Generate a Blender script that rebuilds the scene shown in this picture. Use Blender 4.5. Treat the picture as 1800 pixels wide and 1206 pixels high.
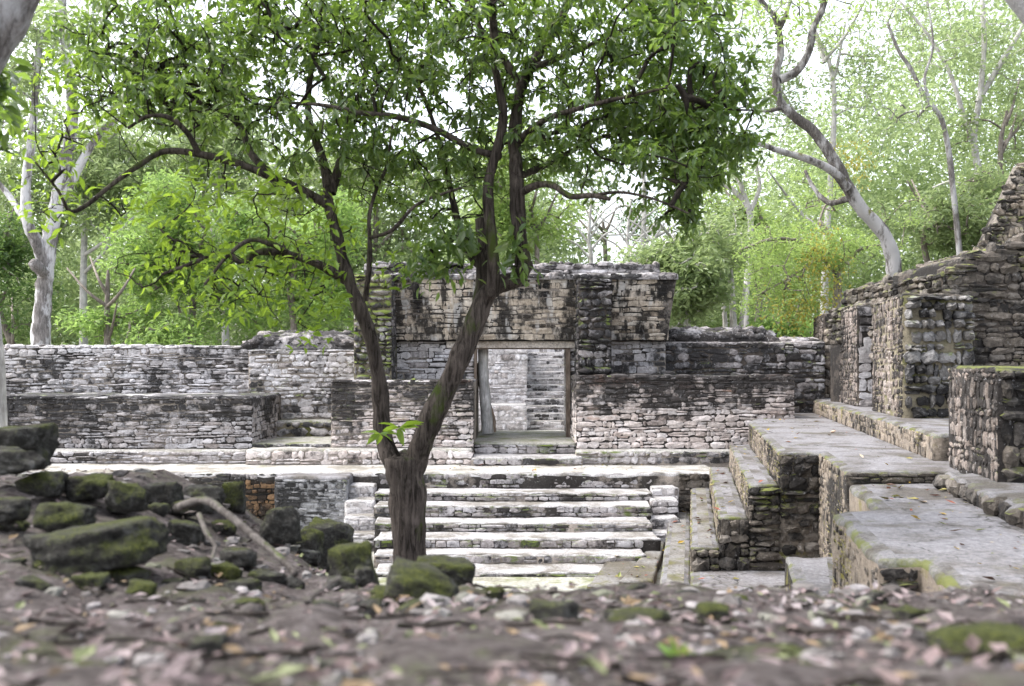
import bpy, math
import numpy as np
from mathutils import Vector, Matrix
for _o in list(bpy.data.objects):
    bpy.data.objects.remove(_o)
scene = bpy.context.scene
COL = scene.collection
# ------------------------------------------------------------------ camera
F = 1750.0          # focal length in photograph pixels (35 mm on a 36 mm sensor)
HV = 640.0          # pixel row of the horizon
cam_d = bpy.data.cameras.new('camera'); cam = bpy.data.objects.new('camera', cam_d); COL.objects.link(cam)
cam.location = (0, 0, 0); cam.rotation_euler = (math.radians(90), 0, 0)
cam_d.lens = 35; cam_d.sensor_width = 36; cam_d.shift_y = (HV - 603) / 1800
cam_d.clip_start = 0.05; cam_d.clip_end = 2000
cam_d.dof.use_dof = True; cam_d.dof.focus_distance = 20.0; cam_d.dof.aperture_fstop = 2.5
scene.camera = cam
# ------------------------------------------------------------------ sky, sun, exposure
SUN_AZ = math.radians(-84); SUN_EL = math.radians(58)
world = bpy.data.worlds.new('World'); scene.world = world; world.use_nodes = True
wn = world.node_tree; wn.nodes.clear()
w_out = wn.nodes.new('ShaderNodeOutputWorld'); w_bg = wn.nodes.new('ShaderNodeBackground')
w_sky = wn.nodes.new('ShaderNodeTexSky'); w_sky.sky_type = 'NISHITA'; w_sky.sun_disc = False
w_sky.sun_elevation = SUN_EL; w_sky.sun_rotation = SUN_AZ; w_sky.dust_density = 4.0; w_sky.air_density = 1.0; w_sky.ozone_density = 1.0
w_hs = wn.nodes.new('ShaderNodeHueSaturation'); w_hs.inputs['Saturation'].default_value = 0.36
w_bg.inputs['Strength'].default_value = 0.15
wn.links.new(w_sky.outputs[0], w_hs.inputs['Color']); wn.links.new(w_hs.outputs[0], w_bg.inputs['Color']); wn.links.new(w_bg.outputs[0], w_out.inputs[0])
sun_d = bpy.data.lights.new('sun', 'SUN'); sun_d.energy = 0.8; sun_d.angle = math.radians(40); sun_d.color = (1, .97, .94)
sun = bpy.data.objects.new('sun', sun_d); COL.objects.link(sun)
_sd = Vector((math.sin(SUN_AZ) * math.cos(SUN_EL), math.cos(SUN_AZ) * math.cos(SUN_EL), math.sin(SUN_EL)))
sun.rotation_euler = _sd.to_track_quat('Z', 'Y').to_euler(); sun.location = _sd * 50
scene.view_settings.view_transform = 'Standard'; scene.view_settings.look = 'None'
scene.view_settings.exposure = 2.0; scene.view_settings.gamma = 1.0; scene.view_settings.use_curve_mapping = False
scene.cycles.max_bounces = 8; scene.cycles.diffuse_bounces = 4; scene.cycles.transmission_bounces = 6
scene.cycles.use_denoising = True; scene.cycles.sample_clamp_indirect = 6

# ------------------------------------------------------------------ small helpers
def P(u, v, Y): return Vector(((u - 900) / F * Y, Y, (HV - v) / F * Y))
def PX(u, Y): return (u - 900) / F * Y
def PZ(v, Y): return (HV - v) / F * Y
AX = 0.18                     # the right-hand terraces run off at this slope from the view axis
def Q(off, Y): return (AX * Y + off, Y)
UX = Vector((1, 0, 0)); UZ = Vector((0, 0, 1))
def sstep(a, b, x):
    t = np.clip((x - a) / (b - a), 0, 1); return t * t * (3 - 2 * t)
_lat = np.random.default_rng(5).random((32, 32, 32))
def vnoise(p):
    p = np.asarray(p, float); i = np.floor(p).astype(int); f = p - i; f = f * f * (3 - 2 * f)
    r = 0
    for dx in (0, 1):
        for dy in (0, 1):
            for dz in (0, 1):
                w = (f[:, 0] if dx else 1 - f[:, 0]) * (f[:, 1] if dy else 1 - f[:, 1]) * (f[:, 2] if dz else 1 - f[:, 2])
                r = r + w * _lat[(i[:, 0] + dx) % 32, (i[:, 1] + dy) % 32, (i[:, 2] + dz) % 32]
    return r * 2 - 1
def fbm(p, s, o=4):
    p = np.asarray(p, float); r = 0; a = 1
    for k in range(o):
        r = r + a * vnoise(p * s + 7.3 * k); s *= 2.03; a *= .5
    return r
def mesh_np(name, verts, faces, mat=None, smooth=True):
    """faces: list of arrays, each (n,3) or (n,4)"""
    verts = np.ascontiguousarray(verts, dtype=np.float32)
    me = bpy.data.meshes.new(name)
    me.vertices.add(len(verts)); me.vertices.foreach_set('co', verts.ravel())
    faces = [np.asarray(f, dtype=np.int32) for f in faces if len(f)]
    tot = np.concatenate([np.full(len(f), f.shape[1], np.int32) for f in faces])
    idx = np.concatenate([f.ravel() for f in faces])
    me.loops.add(len(idx)); me.loops.foreach_set('vertex_index', idx)
    me.polygons.add(len(tot)); st = np.concatenate([[0], np.cumsum(tot)[:-1]]).astype(np.int32)
    me.polygons.foreach_set('loop_start', st); me.polygons.foreach_set('loop_total', tot)
    me.polygons.foreach_set('use_smooth', np.full(len(tot), bool(smooth)))
    me.update(calc_edges=True); me.validate()
    if mat: me.materials.append(mat)
    return me
def link(name, me, parent=None, kind=None):
    o = bpy.data.objects.new(name, me); COL.objects.link(o)
    if parent is not None:
        o.parent = parent; o.matrix_basis = Matrix.Translation(-parent.location)
    if kind: o['kind'] = kind
    return o
def tag(o, label, cat, group=None):
    o['label'] = label; o['category'] = cat
    if group: o['group'] = group
    return o
def empty(name, loc, label, cat, group=None):
    o = bpy.data.objects.new(name, None); COL.objects.link(o); o.location = loc; o.empty_display_size = .2
    return tag(o, label, cat, group)

# ------------------------------------------------------------------ node materials
class G:
    def __init__(s, name):
        s.m = bpy.data.materials.new(name); s.m.use_nodes = True; s.t = s.m.node_tree; s.t.nodes.clear()
        s.out = s.n('ShaderNodeOutputMaterial')
    def n(s, ty): return s.t.nodes.new(ty)
    def l(s, a, b): s.t.links.new(a, b)
    def put(s, sock, val):
        if hasattr(val, 'is_output'): s.l(val, sock)
        else: sock.default_value = val
    def pos(s): return s.n('ShaderNodeNewGeometry').outputs['Position']
    def scaled(s, v, sc, loc=(0, 0, 0)):
        m = s.n('ShaderNodeMapping'); m.inputs['Scale'].default_value = sc; m.inputs['Location'].default_value = loc; s.l(v, m.inputs['Vector']); return m.outputs[0]
    def noise(s, v, scale, detail=5, rough=.6, dist=0.0):
        n = s.n('ShaderNodeTexNoise'); n.inputs['Scale'].default_value = scale; n.inputs['Detail'].default_value = detail
        n.inputs['Roughness'].default_value = rough; n.inputs['Distortion'].default_value = dist; s.l(v, n.inputs['Vector']); return n.outputs['Fac']
    def ramp(s, f, stops, interp='LINEAR'):
        r = s.n('ShaderNodeValToRGB'); r.color_ramp.interpolation = interp; e = r.color_ramp.elements
        while len(e) < len(stops): e.new(.5)
        for k, (p, c) in enumerate(stops):
            e[k].position = p; e[k].color = (c, c, c, 1) if isinstance(c, (int, float)) else (*c, 1)
        s.l(f, r.inputs[0]); return r.outputs[0]
    def mix(s, f, a, b, mode='MIX'):
        m = s.n('ShaderNodeMix'); m.data_type = 'RGBA'; m.blend_type = mode
        s.put(m.inputs[0], f)
        for sock, v in ((m.inputs[6], a), (m.inputs[7], b)):
            s.put(sock, (*v, 1) if isinstance(v, tuple) and len(v) == 3 else v)
        return m.outputs[2]
    def math(s, op, a, b=0.0, clamp=False):
        m = s.n('ShaderNodeMath'); m.operation = op; m.use_clamp = clamp; s.put(m.inputs[0], a); s.put(m.inputs[1], b); return m.outputs[0]
    def rnd(s):
        a = s.n('ShaderNodeObjectInfo').outputs['Random']; b = s.n('ShaderNodeNewGeometry').outputs['Random Per Island']
        return s.math('FRACT', s.math('ADD', a, b))
    def up(s):
        x = s.n('ShaderNodeSeparateXYZ'); s.l(s.n('ShaderNodeNewGeometry').outputs['Normal'], x.inputs[0]); return x.outputs[2]
    def posz(s):
        x = s.n('ShaderNodeSeparateXYZ'); s.l(s.pos(), x.inputs[0]); return x.outputs[2]
    def bump(s, h, strength=.5, dist=.02, nrm=None):
        b = s.n('ShaderNodeBump'); b.inputs['Strength'].default_value = strength; b.inputs['Distance'].default_value = dist; s.l(h, b.inputs['Height'])
        if nrm is not None: s.l(nrm, b.inputs['Normal'])
        return b.outputs[0]
    def finish(s, col, rough=.9, nrm=None, spec=.25):
        p = s.n('ShaderNodeBsdfPrincipled'); s.put(p.inputs['Base Color'], col); s.put(p.inputs['Roughness'], rough)
        p.inputs['Specular IOR Level'].default_value = spec
        if nrm is not None: s.l(nrm, p.inputs['Normal'])
        s.l(p.outputs[0], s.out.inputs[0]); return s.m

def stone_mat(name, cols=((.30, .27, .24), (.42, .39, .36), (.52, .49, .47), (.38, .33, .29)), dark=(.014, .013, .013), amt=.5,
              streak=0.0, moss=.0, mosscol=(.085, .11, .02), warm=0.0, warmcol=(.46, .22, .13), lichen=.5, zg=None, loc=(0, 0, 0), soft=.09):
    g = G(name); p = g.scaled(g.pos(), (1, 1, 1), loc); r = g.rnd()
    base = g.ramp(r, [(0, cols[0]), (.35, cols[1]), (.7, cols[2]), (1, cols[3])])
    med = g.noise(p, 5.5, 7, .68); big = g.noise(p, .75, 4, .55); fine = g.noise(p, 42, 4, .6)
    base = g.mix(1, base, g.ramp(med, [(.25, .55), (.75, 1.35)]), 'MULTIPLY')
    mot = g.noise(p, 15, 8, .78)
    base = g.mix(g.ramp(mot, [(.36, .75), (.46, 0.0)]), base, tuple(x * .35 for x in cols[0]))
    base = g.mix(g.ramp(mot, [(.54, 0.0), (.66, .55)]), base, tuple(min(1, x * 1.35) for x in cols[2]))
    if warm > 0:
        w = g.noise(g.scaled(p, (.8, .8, 2.2), (3.1, 1, 4)), .9, 5, .6)
        base = g.mix(g.ramp(w, [(.68 - warm * .3, 0.0), (.78 - warm * .3, .75)]), base, warmcol)
    kb = .45 if streak > .8 else .95
    d = g.math('ADD', g.math('ADD', g.math('MULTIPLY', big, kb), (.95 - kb) * .5), g.math('MULTIPLY', med, .75))
    d = g.math('ADD', d, g.math('MULTIPLY', g.math('SUBTRACT', r, .5), .27))
    if streak > 0:
        st = g.noise(g.scaled(p, (2.4, 2.4, .13)), 1.0, 5, .65)
        d = g.math('ADD', d, g.math('MULTIPLY', g.math('SUBTRACT', st, .5), streak))
    if zg:
        z = g.n('ShaderNodeMapRange'); g.l(g.posz(), z.inputs[0]); z.inputs[1].default_value = zg[0]; z.inputs[2].default_value = zg[1]
        z.inputs[3].default_value = -zg[2]; z.inputs[4].default_value = zg[2]; d = g.math('ADD', d, z.outputs[0])
    c = .85 + (.5 - amt) * .45
    df = g.ramp(g.math('MULTIPLY', d, .5), [((c - soft) / 2, 0.0), ((c + soft) / 2, .93)])
    col = g.mix(df, base, dark)
    if streak > 1:
        s2 = g.noise(g.scaled(p, (3.4, 3.4, .07), (5, 0, 2)), 1.0, 4, .6); s3 = g.noise(g.scaled(p, (4.1, 4.1, .06), (1, 0, 7)), 1.0, 3, .55)
        col = g.mix(g.math('MULTIPLY', g.ramp(s2, [(.54, 0.0), (.60, .92)]), g.ramp(med, [(.34, .25), (.5, 1.0)])), col, dark)
        col = g.mix(g.math('MULTIPLY', g.ramp(s3, [(.57, 0.0), (.63, .7)]), g.ramp(med, [(.34, .2), (.5, 1.0)])), col, (.56, .54, .52))
    li = g.ramp(g.noise(p, 17, 6, .75), [(.60, 0.0), (.68, lichen)])
    col = g.mix(li, col, (.64, .63, .645))
    if moss > 0:
        mm = g.math('ADD', g.noise(g.scaled(p, (1, 1, 1), (9, 2, 5)), 2.1, 6, .65), g.math('MULTIPLY', g.up(), .16))
        mc = g.mix(g.noise(p, 25, 3), mosscol, tuple(x * 1.9 for x in mosscol))
        col = g.mix(g.ramp(mm, [(.80 - moss * .42, 0.0), (.92 - moss * .42, .9)]), col, mc)
    h = g.math('ADD', g.math('ADD', g.math('MULTIPLY', med, .8), g.math('MULTIPLY', mot, .7)), g.math('MULTIPLY', fine, .3))
    return g.finish(col, .92, g.bump(h, .9, .045))
def plaster_mat(name, a=(.50, .49, .48), b=(.30, .27, .24), moss=.3, dirt=.5, mosscol=(.16, .18, .04), sc=1.0, loc=(0, 0, 0), crack=0):
    g = G(name); p = g.scaled(g.pos(), (sc, sc, sc), loc)
    n1 = g.noise(g.scaled(p, (1, 1, 1)), 1.3, 6, .6, .4); n2 = g.noise(p, 9, 6, .7); n3 = g.noise(p, 60, 3, .6)
    col = g.mix(g.ramp(n1, [(.62 - dirt * .25, 0.0), (.78 - dirt * .25, .85)]), a, b)
    col = g.mix(1, col, g.ramp(n2, [(.25, .72), (.72, 1.18)]), 'MULTIPLY')
    col = g.mix(g.ramp(n3, [(.62, 0.0), (.74, .5)]), col, (.12, .1, .08))
    if crack:
        wv = g.n('ShaderNodeTexNoise'); wv.inputs['Scale'].default_value = 2.5; wv.inputs['Detail'].default_value = 5; g.l(p, wv.inputs['Vector'])
        vv = g.n('ShaderNodeVectorMath'); vv.operation = 'MULTIPLY_ADD'; g.l(wv.outputs['Color'], vv.inputs[0]); vv.inputs[1].default_value = (.7, .7, .7); g.l(p, vv.inputs[2])
        vo = g.n('ShaderNodeTexVoronoi'); vo.feature = 'DISTANCE_TO_EDGE'; vo.inputs['Scale'].default_value = crack; g.l(vv.outputs[0], vo.inputs['Vector'])
        ck = g.math('MULTIPLY', g.ramp(vo.outputs['Distance'], [(0, .9), (.016, 0.0)]), g.ramp(g.noise(p, .9, 3), [(.45, 0.0), (.55, 1.0)]))
        col = g.mix(ck, col, (.02, .018, .014))
    n4 = g.noise(p, 26, 7, .75); col = g.mix(1, col, g.ramp(n4, [(.32, .45), (.5, 1.0), (.68, 1.45)]), 'MULTIPLY')
    mm = g.noise(g.scaled(p, (1, 1, 1), (4, 7, 1)), 1.9, 7, .66)
    col = g.mix(g.ramp(mm, [(.74 - moss * .35, 0.0), (.86 - moss * .35, .8)]), col, g.mix(n2, mosscol, tuple(x * .5 for x in mosscol)))
    return g.finish(col, .8, g.bump(g.math('ADD', n2, g.math('ADD', g.math('MULTIPLY', n3, .3), g.math('MULTIPLY', n4, .6))), .6, .018), .3)
def bark_mat(name, a, b, moss=0.0, mosscol=(.05, .07, .012), vs=.12, white=None, sc=1.0):
    g = G(name); p = g.pos(); q = g.scaled(p, (sc, sc, vs * sc))
    n1 = g.noise(q, 28, 6, .7, .6); n2 = g.noise(p, 3, 5, .6); n3 = g.noise(p, 55, 4, .6)
    col = g.mix(g.ramp(n1, [(.38, 0.0), (.6, 1.0)]), a, b)
    col = g.mix(1, col, g.ramp(n2, [(.3, .6), (.7, 1.3)]), 'MULTIPLY')
    if white: col = g.mix(g.ramp(g.noise(g.scaled(p, (1, 1, .35)), 2.2, 6, .7), [(.47, 0.0), (.56, .9)]), col, white)
    if moss: col = g.mix(g.ramp(g.math('ADD', g.noise(g.scaled(p, (1, 1, .5), (2, 2, 2)), 3.5, 6, .65), g.math('MULTIPLY', g.up(), .1)), [(.72 - moss * .35, 0.0), (.82 - moss * .35, .9)]), col, mosscol)
    return g.finish(col, .95, g.bump(g.math('ADD', n1, g.math('MULTIPLY', n3, .3)), .9, .02), .15)
def leaf_mat(name, cols, trans, fac=.45, rough=.42, spec=.35):
    g = G(name); r = g.n('ShaderNodeNewGeometry').outputs['Random Per Island']
    k = len(cols) - 1
    c = g.ramp(r, [(i / k, cc) for i, cc in enumerate(cols)])
    nb = g.noise(g.pos(), 1.1, 3, .5)
    c = g.mix(1, c, g.ramp(nb, [(.3, .65), (.7, 1.3)]), 'MULTIPLY')
    p = g.n('ShaderNodeBsdfPrincipled'); g.l(c, p.inputs['Base Color']); p.inputs['Roughness'].default_value = rough; p.inputs['Specular IOR Level'].default_value = spec
    t = g.n('ShaderNodeBsdfTranslucent'); g.l(g.mix(1, g.mix(.5, c, trans), (*trans, 1), 'MIX') if False else g.mix(.72, c, trans), t.inputs['Color'])
    ms = g.n('ShaderNodeMixShader'); ms.inputs[0].default_value = fac; g.l(p.outputs[0], ms.inputs[1]); g.l(t.outputs[0], ms.inputs[2]); g.l(ms.outputs[0], g.out.inputs[0])
    return g.m

M = {}
GREY = ((.29, .26, .25), (.44, .41, .41), (.58, .56, .575), (.37, .32, .30))
PALE = ((.42, .39, .385), (.60, .57, .57), (.73, .71, .73), (.49, .435, .415))
TAN = ((.42, .35, .275), (.58, .50, .41), (.69, .625, .55), (.48, .385, .29))
PINK = ((.45, .385, .355), (.63, .56, .53), (.73, .68, .67), (.52, .42, .375))
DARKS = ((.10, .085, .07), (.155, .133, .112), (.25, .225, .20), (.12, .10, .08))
M['frieze'] = stone_mat('frieze_stone', TAN, amt=.46, streak=1.3, warm=.13, warmcol=(.30, .14, .06), lichen=.35, loc=(1.7, 0, 0))
M['gate_low'] = stone_mat('lower_wall_stone', PALE, amt=.34, streak=.35, warm=.15, lichen=.4, loc=(4, 3, 0))
M['pier'] = stone_mat('pier_stone', GREY, amt=.76, streak=.2, moss=.38, lichen=.7, loc=(2, 8, 1))
M['mosspier'] = stone_mat('mossy_pier_stone', GREY, amt=.55, moss=.72, mosscol=(.12, .15, .03), lichen=.6, loc=(5, 3, 1))
M['roofst'] = stone_mat('roof_stone', GREY, amt=.60, lichen=.7, moss=.2, loc=(0, 5, 2))
M['bench_r'] = stone_mat('bench_stone', PINK, amt=.52, streak=.3, warm=.32, zg=(-1.7, -.2, .27), lichen=.55, moss=.12)
M['bench_l'] = stone_mat('bench_stone_left', PINK, amt=.55, streak=.3, warm=.25, zg=(-1.8, -.2, .24), lichen=.5, moss=.3, loc=(3, 0, 0))
M['bench_fl'] = stone_mat('bench_stone_far_left', GREY, amt=.66, streak=.3, zg=(-1.9, -.6, .16), lichen=.55, moss=.08, loc=(6, 1, 0))
M['rear_l'] = stone_mat('rear_wall_stone', PALE, amt=.42, warm=.05, lichen=.55, moss=.05, loc=(8, 4, 3))
M['rear_m'] = stone_mat('rear_wall_stone_mid', PALE, amt=.46, lichen=.5, moss=.38, loc=(3, 1, 7), zg=(-1.4, .3, -.1))
M['rear_r'] = stone_mat('rear_wall_stone_right', GREY, amt=.68, lichen=.6, moss=.32, loc=(1, 1, 7))
M['retain'] = stone_mat('retaining_stone', GREY, amt=.5, lichen=.4, moss=.35, loc=(3, 9, 0))
M['orange'] = stone_mat('orange_stone', ((.26, .16, .09), (.32, .19, .10), (.25, .16, .10), (.28, .18, .11)), amt=.56, warm=.3, warmcol=(.33, .155, .065), lichen=.1, moss=.2)
M['riser'] = stone_mat('riser_stone', GREY, amt=.48, lichen=.4, moss=.56, mosscol=(.075, .10, .02), loc=(3, 3, 3))
M['ruin'] = stone_mat('ruin_stone', ((.22, .18, .14), (.32, .27, .22), (.42, .38, .34), (.26, .20, .15)), amt=.52, streak=.3, lichen=.5, moss=.42, mosscol=(.10, .12, .025), loc=(5, 5, 2))
M['ruinface'] = stone_mat('ruin_face_stone', ((.22, .18, .155), (.31, .26, .23), (.40, .355, .325), (.25, .195, .165)), amt=.54, streak=.5, lichen=.55, moss=.25, mosscol=(.10, .12, .025), loc=(2, 5, 2))
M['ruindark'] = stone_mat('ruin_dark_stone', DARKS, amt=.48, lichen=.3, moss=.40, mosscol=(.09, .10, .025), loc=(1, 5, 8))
M['rubble'] = stone_mat('rubble_stone', ((.16, .15, .14), (.25, .24, .23), (.34, .33, .33), (.18, .17, .16)), amt=.48, lichen=.5, moss=.3, loc=(1, 2, 2))
M['bluegrey'] = stone_mat('blue_grey_plaster_stone', ((.27, .265, .275), (.33, .33, .345), (.38, .38, .40), (.30, .29, .29)), amt=.32, streak=.3, lichen=.35, moss=.2)
M['mossmortar'] = stone_mat('mossy_mortar', ((.24, .21, .15),) * 4, amt=.25, lichen=.1, moss=.62, mosscol=(.085, .092, .026))
M['mortar'] = stone_mat('mortar', ((.36, .315, .275),) * 4, amt=.5, lichen=.3, moss=.15)
M['mortard'] = stone_mat('dark_mortar', ((.12, .10, .085),) * 4, amt=.5, lichen=.15, moss=.35)
M['terrside'] = stone_mat('terrace_side', ((.24, .20, .16), (.30, .25, .20), (.28, .24, .2), (.24, .20, .16)), amt=.42, streak=.5, lichen=.45, moss=.50, mosscol=(.13, .12, .03))
M['tread'] = plaster_mat('tread_plaster', (.33, .32, .32), (.12, .107, .085), moss=.30, dirt=.62)
M['treadrim'] = plaster_mat('worn_tread_edge', (.36, .35, .35), (.10, .09, .075), moss=.34, dirt=.62, mosscol=(.07, .085, .02), sc=2.0)
M['rimmoss'] = plaster_mat('mossy_slab_edge', (.15, .146, .142), (.055, .047, .035), moss=.72, dirt=.7, mosscol=(.13, .145, .022), sc=1.6)
M['rimmoss2'] = plaster_mat('slab_border', (.155, .15, .155), (.06, .052, .04), moss=.55, dirt=.7, mosscol=(.11, .12, .025), sc=1.6)
M['terracemoss'] = plaster_mat('mossy_terrace_plaster', (.17, .163, .155), (.075, .063, .044), moss=.62, dirt=.72, mosscol=(.12, .115, .03))
M['plaza'] = plaster_mat('plaza_plaster', (.34, .33, .31), (.16, .145, .115), moss=.34, dirt=.56)
M['terrace'] = plaster_mat('terrace_plaster', (.175, .17, .178), (.068, .058, .047), moss=.43, dirt=.66, mosscol=(.08, .075, .022), crack=.8)
M['court_lit'] = stone_mat('lit_rear_court_stone', PALE, amt=.08, streak=.2, lichen=.5)  # paler stone: brightness of the open-sky court put into the colour
M['streaky'] = stone_mat('streaked_plaster', ((.30, .25, .22),) * 4, amt=.44, streak=.5, lichen=.85, moss=.3)
M['court'] = plaster_mat('court_plaster', (.30, .295, .26), (.18, .17, .12), moss=.72, dirt=.4, mosscol=(.15, .17, .05))
M['greenfloor'] = plaster_mat('mossy_floor', (.26, .255, .23), (.17, .16, .12), moss=.66, dirt=.4, mosscol=(.14, .16, .035))
M['lintel'] = plaster_mat('lintel_plaster', (.50, .45, .40), (.24, .19, .15), moss=.0, dirt=.6)
M['wood'] = bark_mat('door_timber', (.10, .075, .06), (.20, .16, .13))
M['log'] = bark_mat('grey_log', (.42, .41, .40), (.66, .65, .65))
M['logb'] = bark_mat('brown_log', (.22, .16, .12), (.36, .29, .24))
M['bark'] = bark_mat('main_bark', (.020, .016, .013), (.105, .086, .075), moss=.42)
M['barktwig'] = bark_mat('twig_bark', (.014, .011, .009), (.04, .033, .027), moss=.2)
M['barkwhite'] = bark_mat('white_bark', (.11, .10, .095), (.26, .24, .23), white=(.60, .59, .60), moss=.06)
M['barkgrey'] = bark_mat('grey_bark', (.10, .09, .085), (.24, .22, .21), white=(.42, .41, .41), moss=.2, mosscol=(.12, .10, .02))
M['barkmottle'] = bark_mat('mottled_bark', (.05, .045, .042), (.15, .135, .125), white=(.36, .35, .345), moss=.3, mosscol=(.10, .09, .02), sc=1.8)
M['barkbg'] = bark_mat('background_bark', (.12, .10, .085), (.26, .23, .20), moss=.15)
M['barkpale'] = bark_mat('pale_bark', (.34, .32, .30), (.52, .50, .48))
M['leaf'] = leaf_mat('tree_leaf', ((.020, .045, .017), (.042, .082, .028), (.075, .125, .042), (.028, .058, .02), (.12, .17, .055), (.055, .10, .045), (.17, .20, .06)), (.32, .50, .06), .42, .30, .65)
M['leafbright'] = leaf_mat('bright_leaf', ((.07, .14, .02), (.11, .20, .025), (.18, .27, .035), (.06, .12, .02)), (.42, .60, .06), .52)  # brighter copy of the tree leaf, backlight put into its colour; also on the sprout
M['bgA'] = leaf_mat('forest_leaf_fresh', ((.07, .135, .04), (.15, .25, .07), (.26, .38, .11), (.10, .18, .055)), (.44, .62, .17), .48)
M['bgB'] = leaf_mat('forest_leaf_hazy', ((.13, .19, .085), (.20, .265, .12), (.28, .34, .16), (.16, .22, .10)), (.46, .57, .26), .5)  # background haze put into the leaf colour: paler and less saturated
M['bgC'] = leaf_mat('forest_leaf_dark', ((.045, .09, .03), (.07, .13, .04), (.10, .17, .055), (.055, .10, .035)), (.25, .38, .09), .42)
M['bgD'] = leaf_mat('forest_leaf_olive', ((.11, .16, .07), (.17, .23, .10), (.26, .32, .16), (.12, .17, .075)), (.40, .50, .20), .48)
M['bgE'] = leaf_mat('fern_leaf_yellow', ((.13, .22, .065), (.21, .31, .09), (.29, .38, .11), (.12, .21, .06)), (.48, .62, .18), .5)
M['bgF'] = leaf_mat('vine_leaf_gold', ((.26, .23, .04), (.30, .27, .05), (.20, .20, .05)), (.45, .42, .08), .45)

# ------------------------------------------------------------------ masonry
_rs = np.random.default_rng(11)
def _arch(fam):
    """unit stone: front 4x4 grid, open at the back; x,y in [-.5,.5], z 0..1"""
    g = np.linspace(-.5, .5, 4); xs, ys = np.meshgrid(g, g); x = xs.ravel().copy(); y = ys.ravel().copy()
    e = np.maximum(abs(x), abs(y)) > .49; cor = (abs(x) > .49) & (abs(y) > .49)
    if fam == 'block':
        x[cor] *= .92; y[cor] *= .86; jx, jy, zb = .07, .13, .66
    elif fam == 'rubble':
        x[cor] *= .84; y[cor] *= .78; jx, jy, zb = .10, .15, .48
    else:
        x[cor] *= .74; y[cor] *= .70; jx, jy, zb = .12, .15, .30
    x = x + _rs.normal(0, jx * .6, 16); y = y + _rs.normal(0, jy * .6, 16)
    z = np.where(e, zb + _rs.uniform(-.12, .12, 16), 1 + _rs.uniform(-.34, .16, 16))
    ring = [0, 1, 2, 3, 7, 11, 15, 14, 13, 12, 8, 4]
    V = np.concatenate([np.c_[x, y, z], np.c_[x[ring] * 1.03, y[ring] * 1.03, np.full(12, -.45)]])
    fs = [[r * 4 + c, r * 4 + c + 1, r * 4 + c + 5, r * 4 + c + 4] for r in range(3) for c in range(3)]
    for k in range(12):
        a, b = ring[k], ring[(k + 1) % 12]; fs.append([b, a, 16 + k, 16 + (k + 1) % 12])
    return V, np.array(fs)
ARCH = {f: [_arch(f) for _ in range(9)] for f in ('block', 'rubble', 'round')}
_amesh = {}
def arch_mesh(fam, k, mat):
    key = (fam, k, mat)
    if key not in _amesh: _amesh[key] = mesh_np('stone', ARCH[fam][k][0], [ARCH[fam][k][1]], M[mat], fam == 'round')
    return _amesh[key]
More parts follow.
